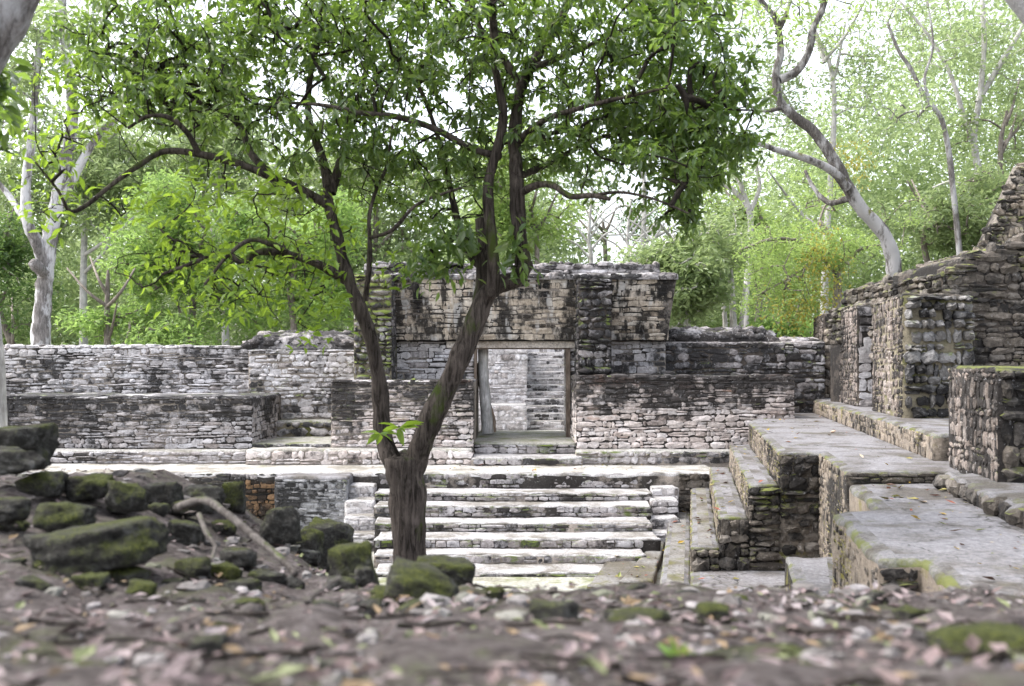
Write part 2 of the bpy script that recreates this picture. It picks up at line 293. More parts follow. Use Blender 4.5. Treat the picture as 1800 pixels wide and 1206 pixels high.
class Thing:
    def __init__(s, name, label, cat, loc, group=None):
        s.root = empty(name, loc, label, cat, group); s.st = []
    def patch(s, O, U, V, w, h, mat, ch=(.09, .17), cw=(.16, .46), prot=.04, fam='block', fill=1.0, joint=.014, seed=0, mask=None, wav=.02, tilt=.03, split=.18):
        r = np.random.default_rng(seed + 100); O = Vector(O); U = Vector(U).normalized(); V = Vector(V).normalized(); Nn = U.cross(V)
        t = 0.0; row = 0; ph = r.uniform(0, 6)
        while t < h - .03:
            hh = ch[0] * .75 + (ch[1] * 1.15 - ch[0] * .75) * r.random()
            if t + hh > h - ch[0] * .6: hh = h - t
            x = -r.uniform(0, cw[1] * .5) if row else 0.0
            while x < w - .02:
                ww = cw[0] * .6 + (cw[1] * 1.15 - cw[0] * .6) * r.beta(1.1, 1.9)
                a = max(x, 0); b = min(x + ww, w); joint_ = joint * r.uniform(.2, 1.8)
                if w - b < cw[0] * .5: b = w
                x = b if b == w else x + ww
                if b - a < .05 or r.random() > fill: continue
                yo = wav * math.sin(ph + (a + b) * 1.3 + row) + r.normal(0, wav * .3)
                cells = [(t, hh)]
                if hh > ch[0] * 1.25 and r.random() < split:
                    k = r.uniform(.4, .6); cells = [(t, hh * k), (t + hh * k, hh * (1 - k))]
                for (t0, h0) in cells:
                    cx, cy = (a + b) / 2, t0 + h0 / 2 + (yo if .05 < t0 and t0 + h0 < h - .05 else 0)
                    if mask and not mask(cx, cy): continue
                    ang = r.normal(0, tilt); d = prot * r.uniform(.3, 1.6)
                    ca, sa = math.cos(ang), math.sin(ang); sw, sh = max(b - a - joint_, .04), max(h0 - joint_, .03)
                    Us = (U * ca + V * sa); Vs = (V * ca - U * sa)
                    c = O + U * cx + V * cy
                    s.st.append((c, Us * sw, Vs * sh, Nn * d, fam, int(r.integers(9)), mat, sw * sh * abs(Nn.dot(c.normalized())) / max(c.length_squared, 1)))
            t += hh; row += 1
    def add(s, c, Us, Vs, Nd, fam, mat):
        c = Vector(c); s.st.append((c, Us, Vs, Nd, fam, int(_rs.integers(9)), mat, Us.length * Vs.length / c.length_squared))
    def finish(s, limit=300):
        st = sorted(s.st, key=lambda q: -q[7]); L = s.root.location
        big = sum(1 for q in st if math.sqrt(q[7]) * F > 7.5); limit = min(limit, big)
        for (c, a, b, n, fam, k, mat, _) in st[:limit]:
            o = bpy.data.objects.new('stone', arch_mesh(fam, k, mat)); COL.objects.link(o); o.parent = s.root
            m = Matrix((a, b, n)).transposed().to_4x4(); m.translation = c - L; o.matrix_basis = m
        rest = {}
        for q in st[limit:]: rest.setdefault(q[6], []).append(q)
        for mat, qs in rest.items():
            vs, fs, k0 = [], [], 0
            for (c, a, b, n, fam, k, _, _) in qs:
                V, Fc = ARCH[fam][k]; vs.append(V @ np.array([a, b, n]) + np.array(c)); fs.append(Fc + k0); k0 += len(V)
            link('small_stones', mesh_np('small_stones', np.concatenate(vs), [np.concatenate(fs)], M[mat], False), s.root, 'stuff')
def box(name, x0, x1, y0, y1, z0, z1, mat, parent=None, kind=None, top=None):
    """box; top=(dx0,dx1,dy0,dy1) shifts the upper corners"""
    t = top or (0, 0, 0, 0)
    V = [(x0, y0, z0), (x1, y0, z0), (x1, y1, z0), (x0, y1, z0), (x0 + t[0], y0 + t[2], z1), (x1 + t[1], y0 + t[2], z1), (x1 + t[1], y1 + t[3], z1), (x0 + t[0], y1 + t[3], z1)]
    Fc = [(3, 2, 1, 0), (4, 5, 6, 7), (0, 1, 5, 4), (1, 2, 6, 5), (2, 3, 7, 6), (3, 0, 4, 7)]
    return link(name, mesh_np(name, V, [Fc], M[mat], False), parent, kind)
def prism(name, outline, zt, zb, mat, parent=None, kind=None, sidemat=None, step=.16, rough=.02, bev=.03, amp_in=.012, seed=0, low=.0, rim=None, rim2=None, border=0):
    """worn plastered slab over a ground outline (counter-clockwise seen from above)"""
    r = np.random.default_rng(seed); pts = []
    n = len(outline)
    for i in range(n):
        a = np.array(outline[i], float); b = np.array(outline[(i + 1) % n], float); k = max(1, int(np.linalg.norm(b - a) / step))
        for j in range(k): pts.append(a + (b - a) * j / k)
    pts = np.array(pts); m = len(pts)
    tn = np.roll(pts, -1, 0) - np.roll(pts, 1, 0); tn /= np.linalg.norm(tn, axis=1)[:, None] + 1e-9
    nr = np.c_[tn[:, 1], -tn[:, 0]]
    lv = [(zt, -bev), (zt - bev * .35, -bev * .25), (zt - bev * 1.1, 0)]
    k = max(1, int((zt - zb) / .22))
    lv += [(zt - bev * 1.1 + (zb - zt + bev * 1.1) * (j + 1) / k, 0) for j in range(k)]
    V = []
    for li, (z, off) in enumerate(lv):
        p3 = np.c_[pts, np.full(m, z)]
        d = fbm(p3 + seed, 2.2, 4) * rough + off + (r.normal(0, .004, m) if li < 3 else 0)
        dz = fbm(p3 + 40 + seed, 1.7, 4) * (amp_in if li < 3 else 0) + (-abs(fbm(p3 + 9, 3.1, 3)) * low if li < 3 else 0)
        V.append(np.c_[pts + nr * d[:, None], z + dz])
    V = np.concatenate(V); q = []
    i = np.arange(m); j = (i + 1) % m
    for a in range(len(lv) - 1): q.append(np.c_[a * m + j, a * m + i, (a + 1) * m + i, (a + 1) * m + j])
    me = bpy.data.meshes.new(name); fl = [tuple(f) for f in np.concatenate(q)]
    cap = list(range(m)); nb = 0
    if border:
        oc = np.array(outline, float); e = np.roll(oc, -1, 0) - oc; e /= np.linalg.norm(e, axis=1)[:, None]; en = np.c_[-e[:, 1], e[:, 0]]; pe = np.roll(en, 1, 0)
        mit = oc + (en + pe) / (1 + (en * pe).sum(1))[:, None] * (border + bev); ins = []
        for a_ in range(n):
            b_ = (a_ + 1) % n; kk = max(1, int(np.linalg.norm(oc[b_] - oc[a_]) / step)); ins += [[*(mit[a_] + (mit[b_] - mit[a_]) * t / kk), zt] for t in range(kk)]
        ins = np.array(ins); k0 = len(V); V = np.concatenate([V, ins]); nb = m
        bf = [tuple(f) for f in np.c_[k0 + j, k0 + i, i, j]]; cap = list(range(k0, k0 + m))
    else: bf = []
    me.from_pydata([tuple(v) for v in V], [], fl + bf + [tuple(cap)])
    for mm_ in (mat, sidemat or mat, rim or mat, rim2 or rim or mat): me.materials.append(M[mm_])
    for pi, pl in enumerate(me.polygons):
        pl.use_smooth = pi < len(fl)
        if pi < 2 * m: pl.material_index = 2
        elif pi < len(fl): pl.material_index = 1
        elif pi < len(fl) + nb: pl.material_index = 3
    me.update()
    return link(name, me, parent, kind)
def rect(x0, x1, y0, y1): return [(x0, y0), (x1, y0), (x1, y1), (x0, y1)]

def tubes(chains, sides=8, lump=.0, seed=0):
    """chains: list of (pts (n,3), radii (n,)) -> verts, quads"""
    Vs, Fs, k0 = [], [], 0; ang = np.linspace(0, 2 * math.pi, sides, endpoint=False); ca, sa = np.cos(ang), np.sin(ang)
    for pts, rad in chains:
        pts = np.asarray(pts, float); rad = np.asarray(rad, float); n = len(pts)
        if n < 2: continue
        d = np.gradient(pts, axis=0); d /= np.linalg.norm(d, axis=1)[:, None] + 1e-9
        ref = np.array([0.1, 1.0, 0.05]) if abs(d[:, 1]).mean() < .8 else np.array([1.0, 0, .1])
        a = np.cross(d, ref); a /= np.linalg.norm(a, axis=1)[:, None] + 1e-9; b = np.cross(d, a)
        ring = a[:, None, :] * ca[None, :, None] + b[:, None, :] * sa[None, :, None]
        rr = np.repeat(rad[:, None], sides, 1)
        V = pts[:, None, :] + ring * rr[:, :, None]
        if lump: V = V + ring * (fbm(V.reshape(-1, 3) + seed, 7, 3).reshape(n, sides) * lump * rr)[:, :, None]
        V = V.reshape(-1, 3); i = np.arange(n - 1)[:, None] * sides; s = np.arange(sides)[None, :]; s2 = (s + 1) % sides
        Fs.append(np.stack([i + s, i + s2, i + sides + s2, i + sides + s], -1).reshape(-1, 4) + k0)
        Vs.append(V); k0 += len(V)
        Vs.append(pts[-1:] + d[-1:] * rad[-1] * .5); tip = k0; k0 += 1
        last = tip - sides; sq = np.arange(sides); Fs.append(np.c_[last + sq, last + (sq + 1) % sides, np.full(sides, tip), np.full(sides, tip)][:, :3] if False else np.c_[last + sq, last + (sq + 1) % sides, np.full(sides, tip)])
    quads = [f for f in Fs if f.shape[1] == 4]; tris = [f for f in Fs if f.shape[1] == 3]
    return np.concatenate(Vs), [np.concatenate(quads), np.concatenate(tris)]
def crom(p, per=6):
    p = np.asarray(p, float); e = np.concatenate([[2 * p[0] - p[1]], p, [2 * p[-1] - p[-2]]]); out = []
    for i in range(1, len(e) - 2):
        for t in np.linspace(0, 1, per, endpoint=False):
            a, b, c, d = e[i - 1], e[i], e[i + 1], e[i + 2]
            out.append(.5 * (2 * b + (c - a) * t + (2 * a - 5 * b + 4 * c - d) * t * t + (3 * b - a - 3 * c + d) * t ** 3))
    out.append(p[-1]); return np.array(out)

# ================================================================== GROUND
def ground_h(x, y):
    x = np.asarray(x, float); y = np.asarray(y, float)
    zr = -.485 - .172 * (y - 1.5)
    zl = -.485 - .096 * np.clip(y - 1.5, -3, 2.0) + .014 * np.clip(y - 3.5, 0, 4)
    w = sstep(-.7, -2.3, x)
    yc = 3.55 + 2.2 * sstep(-.3, -1.6, x) + .12 * np.sin(x * 2.1)
    base = zr * (1 - w) + zl * w
    yb = np.minimum(y, yc); zr2 = -.485 - .172 * (yb - 1.5); zl2 = -.485 - .096 * np.clip(yb - 1.5, -3, 2.0) + .014 * np.clip(yb - 3.5, 0, 4)
    crest = zr2 * (1 - w) + zl2 * w
    slope = .42 + .22 * sstep(.2, 1.6, x) + .22 * sstep(-2.0, -3.2, x)
    dd = np.clip(y - yc, 0, None); drop = slope * (np.sqrt(dd * dd + .16) - .4)
    return np.where(y < yc, base, crest - drop)
def gpt(u, v, y0=1.2, y1=6.5):
    """distance at which the view ray through (u,v) meets the near ground, and the row of that point"""
    y = np.arange(y0, y1, .02); d = HV - ground_h((u - 900) / F * y, y) / y * F
    k = np.argmax(d <= v) if (d <= v).any() else int(np.argmin(d))
    return float(y[k]), float(d[k])
box('ground', -400, 400, -60, 700, -4.0, -3.47, 'greenfloor', None, 'structure')
xs = np.concatenate([np.linspace(-16, -4, 25)[:-1], np.linspace(-4, 4, 161), np.linspace(4, 12, 17)[1:]]); ys = np.concatenate([np.linspace(-6, .8, 15)[:-1], np.linspace(.8, 7.5, 150), np.linspace(7.5, 18, 40)[1:]])
gx, gy = np.meshgrid(xs, ys); gz = np.maximum(ground_h(gx, gy), -3.9)
pp = np.c_[gx.ravel(), gy.ravel(), np.zeros(gx.size)]
gz = gz.ravel() + fbm(pp, 1.6, 3) * .025 + fbm(pp + 3, 6, 4) * .03
nx, ny = len(xs), len(ys); ii = (np.arange(ny - 1)[:, None] * nx + np.arange(nx - 1)[None, :]).ravel()
g = G('forest_soil'); p = g.pos(); n1 = g.noise(p, 2.3, 6, .65); n2 = g.noise(p, 14, 6, .7); n3 = g.noise(p, 70, 5, .7)
c = g.ramp(n2, [(.32, (.026, .021, .019)), (.5, (.105, .088, .084)), (.68, (.225, .197, .196))])
c = g.mix(g.ramp(n3, [(.55, 0.0), (.7, .6)]), c, (.24, .22, .215)); c = g.mix(g.ramp(n3, [(.3, .7), (.42, 0.0)]), c, (.05, .04, .035))
c = g.mix(g.ramp(g.math('ADD', g.math('MULTIPLY', n1, .6), g.math('MULTIPLY', n2, .4)), [(.515, 0.0), (.60, .75)]), c, (.07, .078, .034))
M['soil'] = g.finish(c, .95, g.bump(g.math('ADD', n2, n3), 1.0, .035), .15)
mo = link('mound', mesh_np('mound', np.c_[pp[:, :2], gz], [np.c_[ii, ii + 1, ii + nx + 1, ii + nx]], M['soil']), None, 'structure')

# ================================================================== PLAZA AND STAIRCASE
ZP = -2.17
box('plaza', -22, PX(1212, 20) + .3, 20.35, 32, -3.6, ZP - .03, 'plaza', None, 'structure')
prism('plaza_edge', rect(-22, PX(1270, 20), 20.0, 22.4), ZP, -3.5, 'plaza', None, 'structure', 'mortar', rough=.05, bev=.06, low=.04, rim='treadrim', step=.1)
# courtyard
prism('courtyard', rect(-9, 4.5, 10, 20.2), -3.42, -3.6, 'court', None, 'structure')
S = Thing('staircase', 'wide low stone staircase of whitish treads climbing to the gateway plaza', 'staircase', (PX(900, 18), 18, -3.42))
steps = [(19.29, -2.48), (18.66, -2.645), (17.98, -2.857), (17.27, -3.02), (16.70, -3.187), (16.0, -3.34)]
yb = 20.0
sr = np.random.default_rng(3)
for i, (y, z) in enumerate(steps):
    ur = 1146 if i < 3 else (1130, 1105, 1080)[i - 3] + 30
    xl, xr = PX(657, y), PX(ur, y)
    prism('step', rect(xl, xr, y, yb + .05), z, -3.5, 'tread', S.root, None, 'mortar', rough=.022, bev=.03, seed=i, low=.03, rim='treadrim', step=.09, amp_in=.012)
    yb = y
prev = [(20.0, ZP, -2.48)] + [(steps[i][0], steps[i][1], steps[i + 1][1] if i < 5 else -3.42) for i in range(6)]
for i, (y, zt, zb) in enumerate(prev):
    ur = 1146 if i < 4 else 1130; xl, xr = PX(659, y), PX(ur, y)
    S.patch((xl, y - .005, zb), UX, UZ, xr - xl, zt - zb - .035, 'riser', ch=(.07, .13), cw=(.12, .42), prot=.022, seed=20 + i, joint=.01, fam='block')
S.finish()
for side, (ua, ub, tops) in {'left': (608, 659, (850, 874, 902, 933)), 'right': (1146, 1193, (853, 873, 905, 930))}.items():
    nm = 'stepped_side_wall'
    B = Thing(nm, 'stepped pale stone flank on the tree-hidden left end of the staircase' if side == 'left' else 'stepped pale stone flank at the right end of the staircase', 'side wall', (PX((ua + ub) / 2, 19.3), 19.3, -3.42), 'stepped flanks of the staircase')
    ya = 20.02
    for i, v in enumerate(tops):
        y = 19.55 - i * .45; z = PZ(v, y + .35)
        prism('step', rect(PX(ua - i * 1.5, y), PX(ub, y), y, ya + .02), z, -3.5, 'tread', B.root, None, 'gate_low', rough=.03, bev=.04, seed=50 + i, rim='treadrim', low=.03, step=.1)
        B.patch((PX(ua - i * 1.5, y) + .01, y - .006, z - .27), UX, UZ, PX(ub, y) - PX(ua - i * 1.5, y) - .02, .24, 'gate_low', ch=(.08, .13), cw=(.12, .3), prot=.02, seed=60 + i)
        ya = y
    B.finish()
# small steps to the doorway
D = Thing('doorway_steps', 'two low stone steps with mossy risers below the gateway opening', 'steps', (PX(925, 21.5), 21.6, ZP))
prism('step', rect(PX(829, 21.45), PX(1025, 21.45), 21.45, 22.35), -2.0, ZP - .1, 'tread', D.root, None, 'mortar', rough=.03, bev=.05, low=.02, seed=2)
D.patch((PX(831, 21.45), 21.44, ZP), UX, UZ, PX(1023, 21.45) - PX(831, 21.45), .13, 'riser', ch=(.13, .14), cw=(.25, .6), prot=.03, seed=4)
prism('step', rect(PX(832, 22.3), PX(1014, 22.3), 22.3, 26.4), -1.76, ZP - .1, 'greenfloor', D.root, None, 'mortar', rough=.03, bev=.04, seed=5)
D.patch((PX(834, 22.3), 22.29, -2.0), UX, UZ, PX(1012, 22.3) - PX(834, 22.3), .2, 'riser', ch=(.09, .12), cw=(.2, .5), prot=.025, seed=5)
D.finish()

# ================================================================== RETAINING WALLS IN FRONT OF THE PLAZA
W = Thing('retaining_wall', 'weathered plaza retaining wall with an orange stained patch behind the rubble', 'retaining wall', (PX(330, 20), 20, -3.42))
W.patch((-11, 19.99, -3.2), UX, UZ, PX(432, 20) + 11, 1.0, 'retain', ch=(.09, .15), cw=(.14, .4), prot=.03, seed=31)
W.patch((PX(432, 20), 19.99, -3.2), UX, UZ, PX(487, 20) - PX(432, 20), .88, 'orange', ch=(.08, .14), cw=(.12, .3), prot=.03, seed=32)
W.patch((PX(432, 20), 19.99, -2.32), UX, UZ, PX(487, 20) - PX(432, 20), .12, 'retain', ch=(.1, .14), cw=(.12, .3), prot=.03, seed=33)
W.finish()
W = Thing('buttress_wall', 'smooth blue-grey plastered buttress between orange stained stones and the staircase', 'buttress', (PX(545, 19.5), 19.5, -3.42))
prism('core', [(PX(486, 19.6), 19.45), (PX(612, 19.4), 19.3), (PX(612, 19.4), 20.03), (PX(486, 19.6), 20.03)], -2.19, -3.5, 'terrace', W.root, None, 'bluegrey', rough=.01, bev=.05, seed=8)
W.patch((PX(487, 19.6) + .02, 19.44, -3.2), (PX(612, 19.4) - PX(486, 19.6), -.15, 0), UZ, PX(612, 19.4) - PX(486, 19.6) - .03, .95, 'bluegrey', ch=(.06, .12), cw=(.08, .28), prot=.016, seed=35, fam='rubble')
W.finish()
W = Thing('retaining_wall', 'dark mossy retaining wall piece between the staircase flank and the terrace steps', 'retaining wall', (PX(1225, 20), 20, -3.42))
W.patch((PX(1193, 20), 19.985, -3.3), UX, UZ, PX(1262, 20) - PX(1193, 20), 1.1, 'ruindark', ch=(.09, .15), cw=(.14, .35), prot=.03, seed=36)
W.finish()

# ================================================================== BENCH PLATFORMS BEFORE THE RANGE
def coping(T, x0, x1, y, z, mat, seed, lo=.015, hi=.06):
    r = np.random.default_rng(seed + 500); x = x0
    while x < x1 - .08:
        w = min(r.uniform(.12, .5), x1 - x)
        if r.random() < .8:
            T.add(Vector((x + w / 2, y + .12 + r.normal(0, .015), z - .02)), Vector((w - .015, r.normal(0, .02), 0)), Vector((0, r.uniform(.22, .3), 0)), Vector((0, 0, r.uniform(lo, hi))), 'rubble', mat)
        x += w
def bench(name, label, u0, u1, vt, vb, y, mat, seed, plinth=None, yback=25.5, rough_top=True, cap='roofst'):
    B = Thing(name, label, 'platform', (PX((u0 + u1) / 2, y), y, ZP))
    x0, x1 = PX(u0, y), PX(u1, y); zt, zb = PZ(vt, y), PZ(vb, y)
    prism('core', rect(x0, x1, y, yback), zt, ZP - .1, cap, B.root, None, 'mortar', rough=.005, bev=.04, low=.03, seed=seed)
    B.patch((x0, y, zb), UX, UZ, x1 - x0, zt - zb - .03, mat, seed=seed, prot=.032, ch=(.055, .125), cw=(.10, .44), joint=.009, fam='rubble')
    coping(B, x0, x1, y, zt, mat, seed)
    if plinth:
        a, b, py = plinth; pa, pb = PX(a, py), PX(b, py)
        prism('plinth', rect(pa, pb, py, y + .1), zb, ZP - .1, 'plaza', B.root, None, 'mortar', rough=.006, bev=.05, low=.03, seed=seed + 1)
        B.patch((pa, py, ZP), UX, UZ, pb - pa, zb - ZP - .04, {'bench_r': 'riser', 'bench_l': 'bench_l', 'bench_fl': 'bench_fl'}[mat], seed=seed + 2, prot=.035, ch=(.07, .14), cw=(.12, .5), fam='rubble')
    if x0 > 0: pass
    return B
B = bench('stone_platform', 'long stone platform right of the doorway, black on top and pinkish below', 1013, 1396, 660, 788, 22.0, 'bench_r', 41, (1013, 1290, 21.6))
x1 = PX(1013, 22.0); B.patch((x1, 24.0, -1.76), (0, -1, 0), UZ, 2.0, 1.48, 'bench_l', seed=44, prot=.02)
B.finish()
B = bench('stone_platform', 'stone platform left of the doorway, partly hidden by the forked tree', 582, 832, 668, 786, 22.0, 'bench_l', 51, (432, 830, 21.55))
x0 = PX(832, 22.0); B.finish()
B = bench('stone_platform', 'long dark grey stone platform at the far left before the pale wall', -60, 443, 697, 788, 22.2, 'bench_fl', 61, (-60, 432, 21.8))
B.patch((PX(443, 22.2) + .005, 22.2, ZP + .35), (0, 1, 0), UZ, 2.5, PZ(697, 22.2) - ZP - .4, 'bench_fl', seed=66, prot=.02); B.finish()
B = Thing('niche_steps', 'two mossy rubble steps set between the two left platforms', 'steps', (PX(512, 23), 23, ZP))
xa, xb = PX(443, 22.3), PX(582, 22.3)
prism('step', rect(xa, xb + .3, 22.25, 24.7), -1.776, ZP, 'greenfloor', B.root, None, 'mortar', seed=3, rough=.04, bev=.05, low=.03)
B.patch((xa, 22.24, PZ(787, 22.25)), UX, UZ, xb - xa, .09, 'rear_m', ch=(.1, .12), cw=(.15, .35), prot=.04, fam='rubble', seed=70)
prism('step', rect(xa - .3, xb + .6, 24.5, 26.9), -1.37, ZP, 'greenfloor', B.root, None, 'mossmortar', seed=4, rough=.05, bev=.06, low=.05)
B.patch((xa - .2, 24.49, -1.776), UX, UZ, xb - xa + .5, .36, 'rear_m', ch=(.14, .22), cw=(.18, .5), prot=.07, fam='round', seed=71, tilt=.1); B.finish()

# ================================================================== REAR WALLS
def cap_mound(T, u0, u1, y, vt, vb, mat, seed, depth=1.6, n=60):
    """lumpy weathered rubble capping"""
    x0, x1 = PX(u0, y), PX(u1, y); zt, zb = PZ(vt, y), PZ(vb, y); r = np.random.default_rng(seed)
    a = np.linspace(0, math.pi, 14); L = max(8, int((x1 - x0) / .15)); xx = np.linspace(x0, x1, L)
    end = np.minimum(1, np.minimum((xx - x0), (x1 - xx)) / .35 + .25) ** .5
    X3 = np.repeat(xx[:, None], 14, 1); ce = np.cos(a); se = np.abs(np.sin(a)) ** .6
    Y3 = y + depth / 2 - ce[None, :] * depth / 2 * np.ones((L, 1)); Z3 = zb + (zt - zb) * se[None, :] * end[:, None]
    Vv = np.c_[X3.ravel(), Y3.ravel(), Z3.ravel()]; d = fbm(Vv + seed, 2.2, 4) * .07; Vv[:, 2] += d * (Vv[:, 2] > zb + .03); Vv[:, 1] -= d * .6
    i = (np.arange(L - 1)[:, None] * 14 + np.arange(13)[None, :]).ravel()
    link('rubble_capping', mesh_np('rubble_capping', Vv, [np.c_[i, i + 14, i + 15, i + 1]], M['roofst']), T.root)
    for k in range(n):
        t = r.uniform(.02, .98); th = r.uniform(.15, 1.5); px = x0 + t * (x1 - x0)
        en = min(1, min(px - x0, x1 - px) / .35 + .25) ** .5
        c = Vector((px, y + depth / 2 - math.cos(th) * depth / 2, zb + (zt - zb) * abs(math.sin(th)) ** .6 * en - .02))
        nn = Vector((0, -math.cos(th), math.sin(th) * .8 + .2)).normalized(); uu = Vector((1, r.normal(0, .1), r.normal(0, .1))); uu = (uu - nn * uu.dot(nn)).normalized(); vv = nn.cross(uu)
        T.add(c, uu * r.uniform(.18, .42), vv * r.uniform(.12, .22), nn * r.uniform(.04, .09), 'round', mat)
R = Thing('rear_wall', 'long pale stone wall with straight top at the far left under the trees', 'wall', (PX(200, 25.5), 25.5, ZP))
xa, xb = PX(-70, 25.5), PX(440, 25.5)
prism('core', rect(xa, xb, 25.5, 26.8), PZ(607, 25.5), ZP, 'tread', R.root, None, 'mortar', rough=.015, bev=.05, low=.03, seed=9)
R.patch((xa, 25.5, PZ(702, 25.5)), UX, UZ, xb - xa, PZ(607, 25.5) - PZ(702, 25.5) - .03, 'rear_l', seed=81, prot=.034, ch=(.055, .13), cw=(.11, .46), joint=.01, fam='rubble'); coping(R, xa, xb, 25.5, PZ(607, 25.5), 'rear_l', 82); R.finish()
R = Thing('rear_wall', 'tall rough stone wall with rounded rubble capping behind the niche steps', 'wall', (PX(520, 25.2), 25.2, ZP))
xa, xb = PX(437, 25.0), PX(640, 25.0)
prism('core', rect(xa, xb, 25.0, 27.0), PZ(612, 25.0), ZP, 'tread', R.root, None, 'mortar', rough=.006, bev=.05, low=.03, seed=10)
R.patch((xa, 25.0, PZ(735, 25)), UX, UZ, xb - xa, PZ(612, 25) - PZ(735, 25) - .03, 'rear_m', seed=84, prot=.045, ch=(.09, .17), cw=(.15, .45), fam='rubble')
cap_mound(R, 434, 625, 25.0, 583, 613, 'roofst', 5); R.finish()
R = Thing('rear_wall', 'dark lichen-spotted wall with lumpy mossy capping right of the gateway', 'wall', (PX(1300, 24.5), 24.5, ZP))
xa, xb = PX(1165, 24.4), PX(1450, 24.4)
prism('core', rect(xa, xb, 24.4, 26.5), PZ(600, 24.4), ZP, 'roofst', R.root, None, 'mortard', rough=.006, bev=.05, low=.04, seed=11)
R.patch((xa, 24.4, PZ(725, 24.4)), UX, UZ, xb - xa, PZ(600, 24.4) - PZ(725, 24.4) - .03, 'rear_r', seed=86, prot=.04, ch=(.09, .18), cw=(.18, .55), fam='rubble')
cap_mound(R, 1172, 1372, 24.6, 576, 601, 'roofst', 6); cap_mound(R, 1368, 1450, 24.8, 594, 604, 'roofst', 7, n=14); R.finish()

# ================================================================== GATEWAY BUILDING
T = Thing('gateway_building', 'stone gateway building with overhanging black-streaked upper wall and open doorway', 'building', (PX(925, 24), 24, -1.76))
yl = 24.0; zl = PZ(600, yl); rt = T.root
xL, xd0, xd1, xR = PX(640, yl), PX(833, yl), PX(1001, yl), PX(1170, yl)
box('lower_wall', xL, xd0, yl, 26.4, ZP, zl, 'mortar', rt); box('lower_wall', xd1, xR, yl, 26.4, ZP, zl, 'mortar', rt)
for a, b, sd in ((xL, xd0, 1), (xd1, xR, 2)):
    T.patch((a, yl, PZ(668, yl)), UX, UZ, b - a, zl - PZ(668, yl), 'gate_low', seed=90 + sd, prot=.022, ch=(.10, .17), cw=(.2, .5))
T.patch((xd1, 26.3, -1.76), (0, -1, 0), UZ, 2.25, zl + 1.6, 'gate_low', seed=94, prot=.015)
# upper wall leaning outward
zf0, zf1 = PZ(598, 23.75), PZ(491, 23.35); yf0, yf1 = 23.75, 23.35
xa, xb0, xb1 = PX(688, 23.7), PX(1172, 23.75), PX(1189, 23.35)
box('upper_wall', xa, xb0, yf0, 26.6, zf0, zf1, 'mortar', rt, None, (0, xb1 - xb0, yf1 - yf0, .2))
Vt = Vector((0, yf1 - yf0, zf1 - zf0)); hF = Vt.length
sl = (xb1 - xb0) / hF
for a, b, sd, mt in ((xa, PX(1016, 23.6), 1, 'frieze'), (PX(1074, 23.6), xb1, 2, 'frieze')):
    T.patch((a, yf0, zf0), UX, Vt, b - a, hF, mt, seed=96 + sd, prot=.020, ch=(.08, .16), cw=(.14, .6), fam='block', mask=(lambda s, t, a=a: a + s < xb0 - .1 + sl * t), joint=.012)
T.patch((xb0, 23.75, zf0), (0, 1, 0), (xb1 - xb0, 0, zf1 - zf0), 2.8, hF, 'frieze', seed=99, prot=.03, ch=(.1, .17), cw=(.2, .5))
# lower edge moulding and roof
prism('eave_course', [(xa - .05, 23.28), (PX(1192, 23.3), 23.28), (PX(1192, 23.3), 26.7), (xa - .05, 26.7)], PZ(480, 23.3), zf1 - .01, 'tread', rt, None, 'roofst', rough=.03, bev=.05, low=.05, seed=12, step=.12)
T.patch((xa, 23.27, zf1), UX, UZ, PX(1190, 23.3) - xa, PZ(481, 23.3) - zf1, 'roofst', seed=101, prot=.05, ch=(.13, .16), cw=(.2, .5), fam='rubble')
ztop = PZ(463, 24.4)
prism('roof_course', rect(PX(640, 24.4), PX(1160, 24.4), 24.4, 26.5), ztop, PZ(482, 23.3), 'roofst', rt, None, 'roofst', rough=.04, bev=.05, low=.05, seed=13)
T.patch((PX(640, 24.4), 24.39, ztop - .27), UX, UZ, PX(1160, 24.4) - PX(640, 24.4), .25, 'roofst', seed=102, prot=.04, ch=(.1, .15), cw=(.2, .5), fam='rubble')
coping(T, PX(640, 24.4), PX(1160, 24.4), 24.4, ztop, 'roofst', 7, .02, .09); coping(T, xa, PX(1188, 23.3), 23.28, PZ(480, 23.3), 'roofst', 8, .02, .07)
# broken cross walls
for (a0, a1, vt, mt, mm, sd) in ((1017, 1075, 489, 'pier', 'mortard', 1), (622, 688, 482, 'mosspier', 'mossmortar', 2)):
    y = 22.85; a, b = PX(a0, y), PX(a1, y); zt, zb = PZ(vt, y), PZ(668, y)
    box('cross_wall', a, b, y, 25, zb - 1.2, zt, mm, rt)
    T.patch((a, y, zb), UX, UZ, b - a, zt - zb, mt, seed=104 + sd, prot=.09, ch=(.11, .19), cw=(.2, .42), fam='round', tilt=.1)
    T.patch((a, 24.0, zb), (0, -1, 0), UZ, 1.15, zt - zb, mt, seed=108 + sd, prot=.03, ch=(.11, .19), cw=(.2, .4)) if sd == 1 else T.patch((b, y, zb), (0, 1, 0), UZ, .9, zt - zb, 'pier', seed=108 + sd, prot=.02, ch=(.11, .19), cw=(.2, .4))
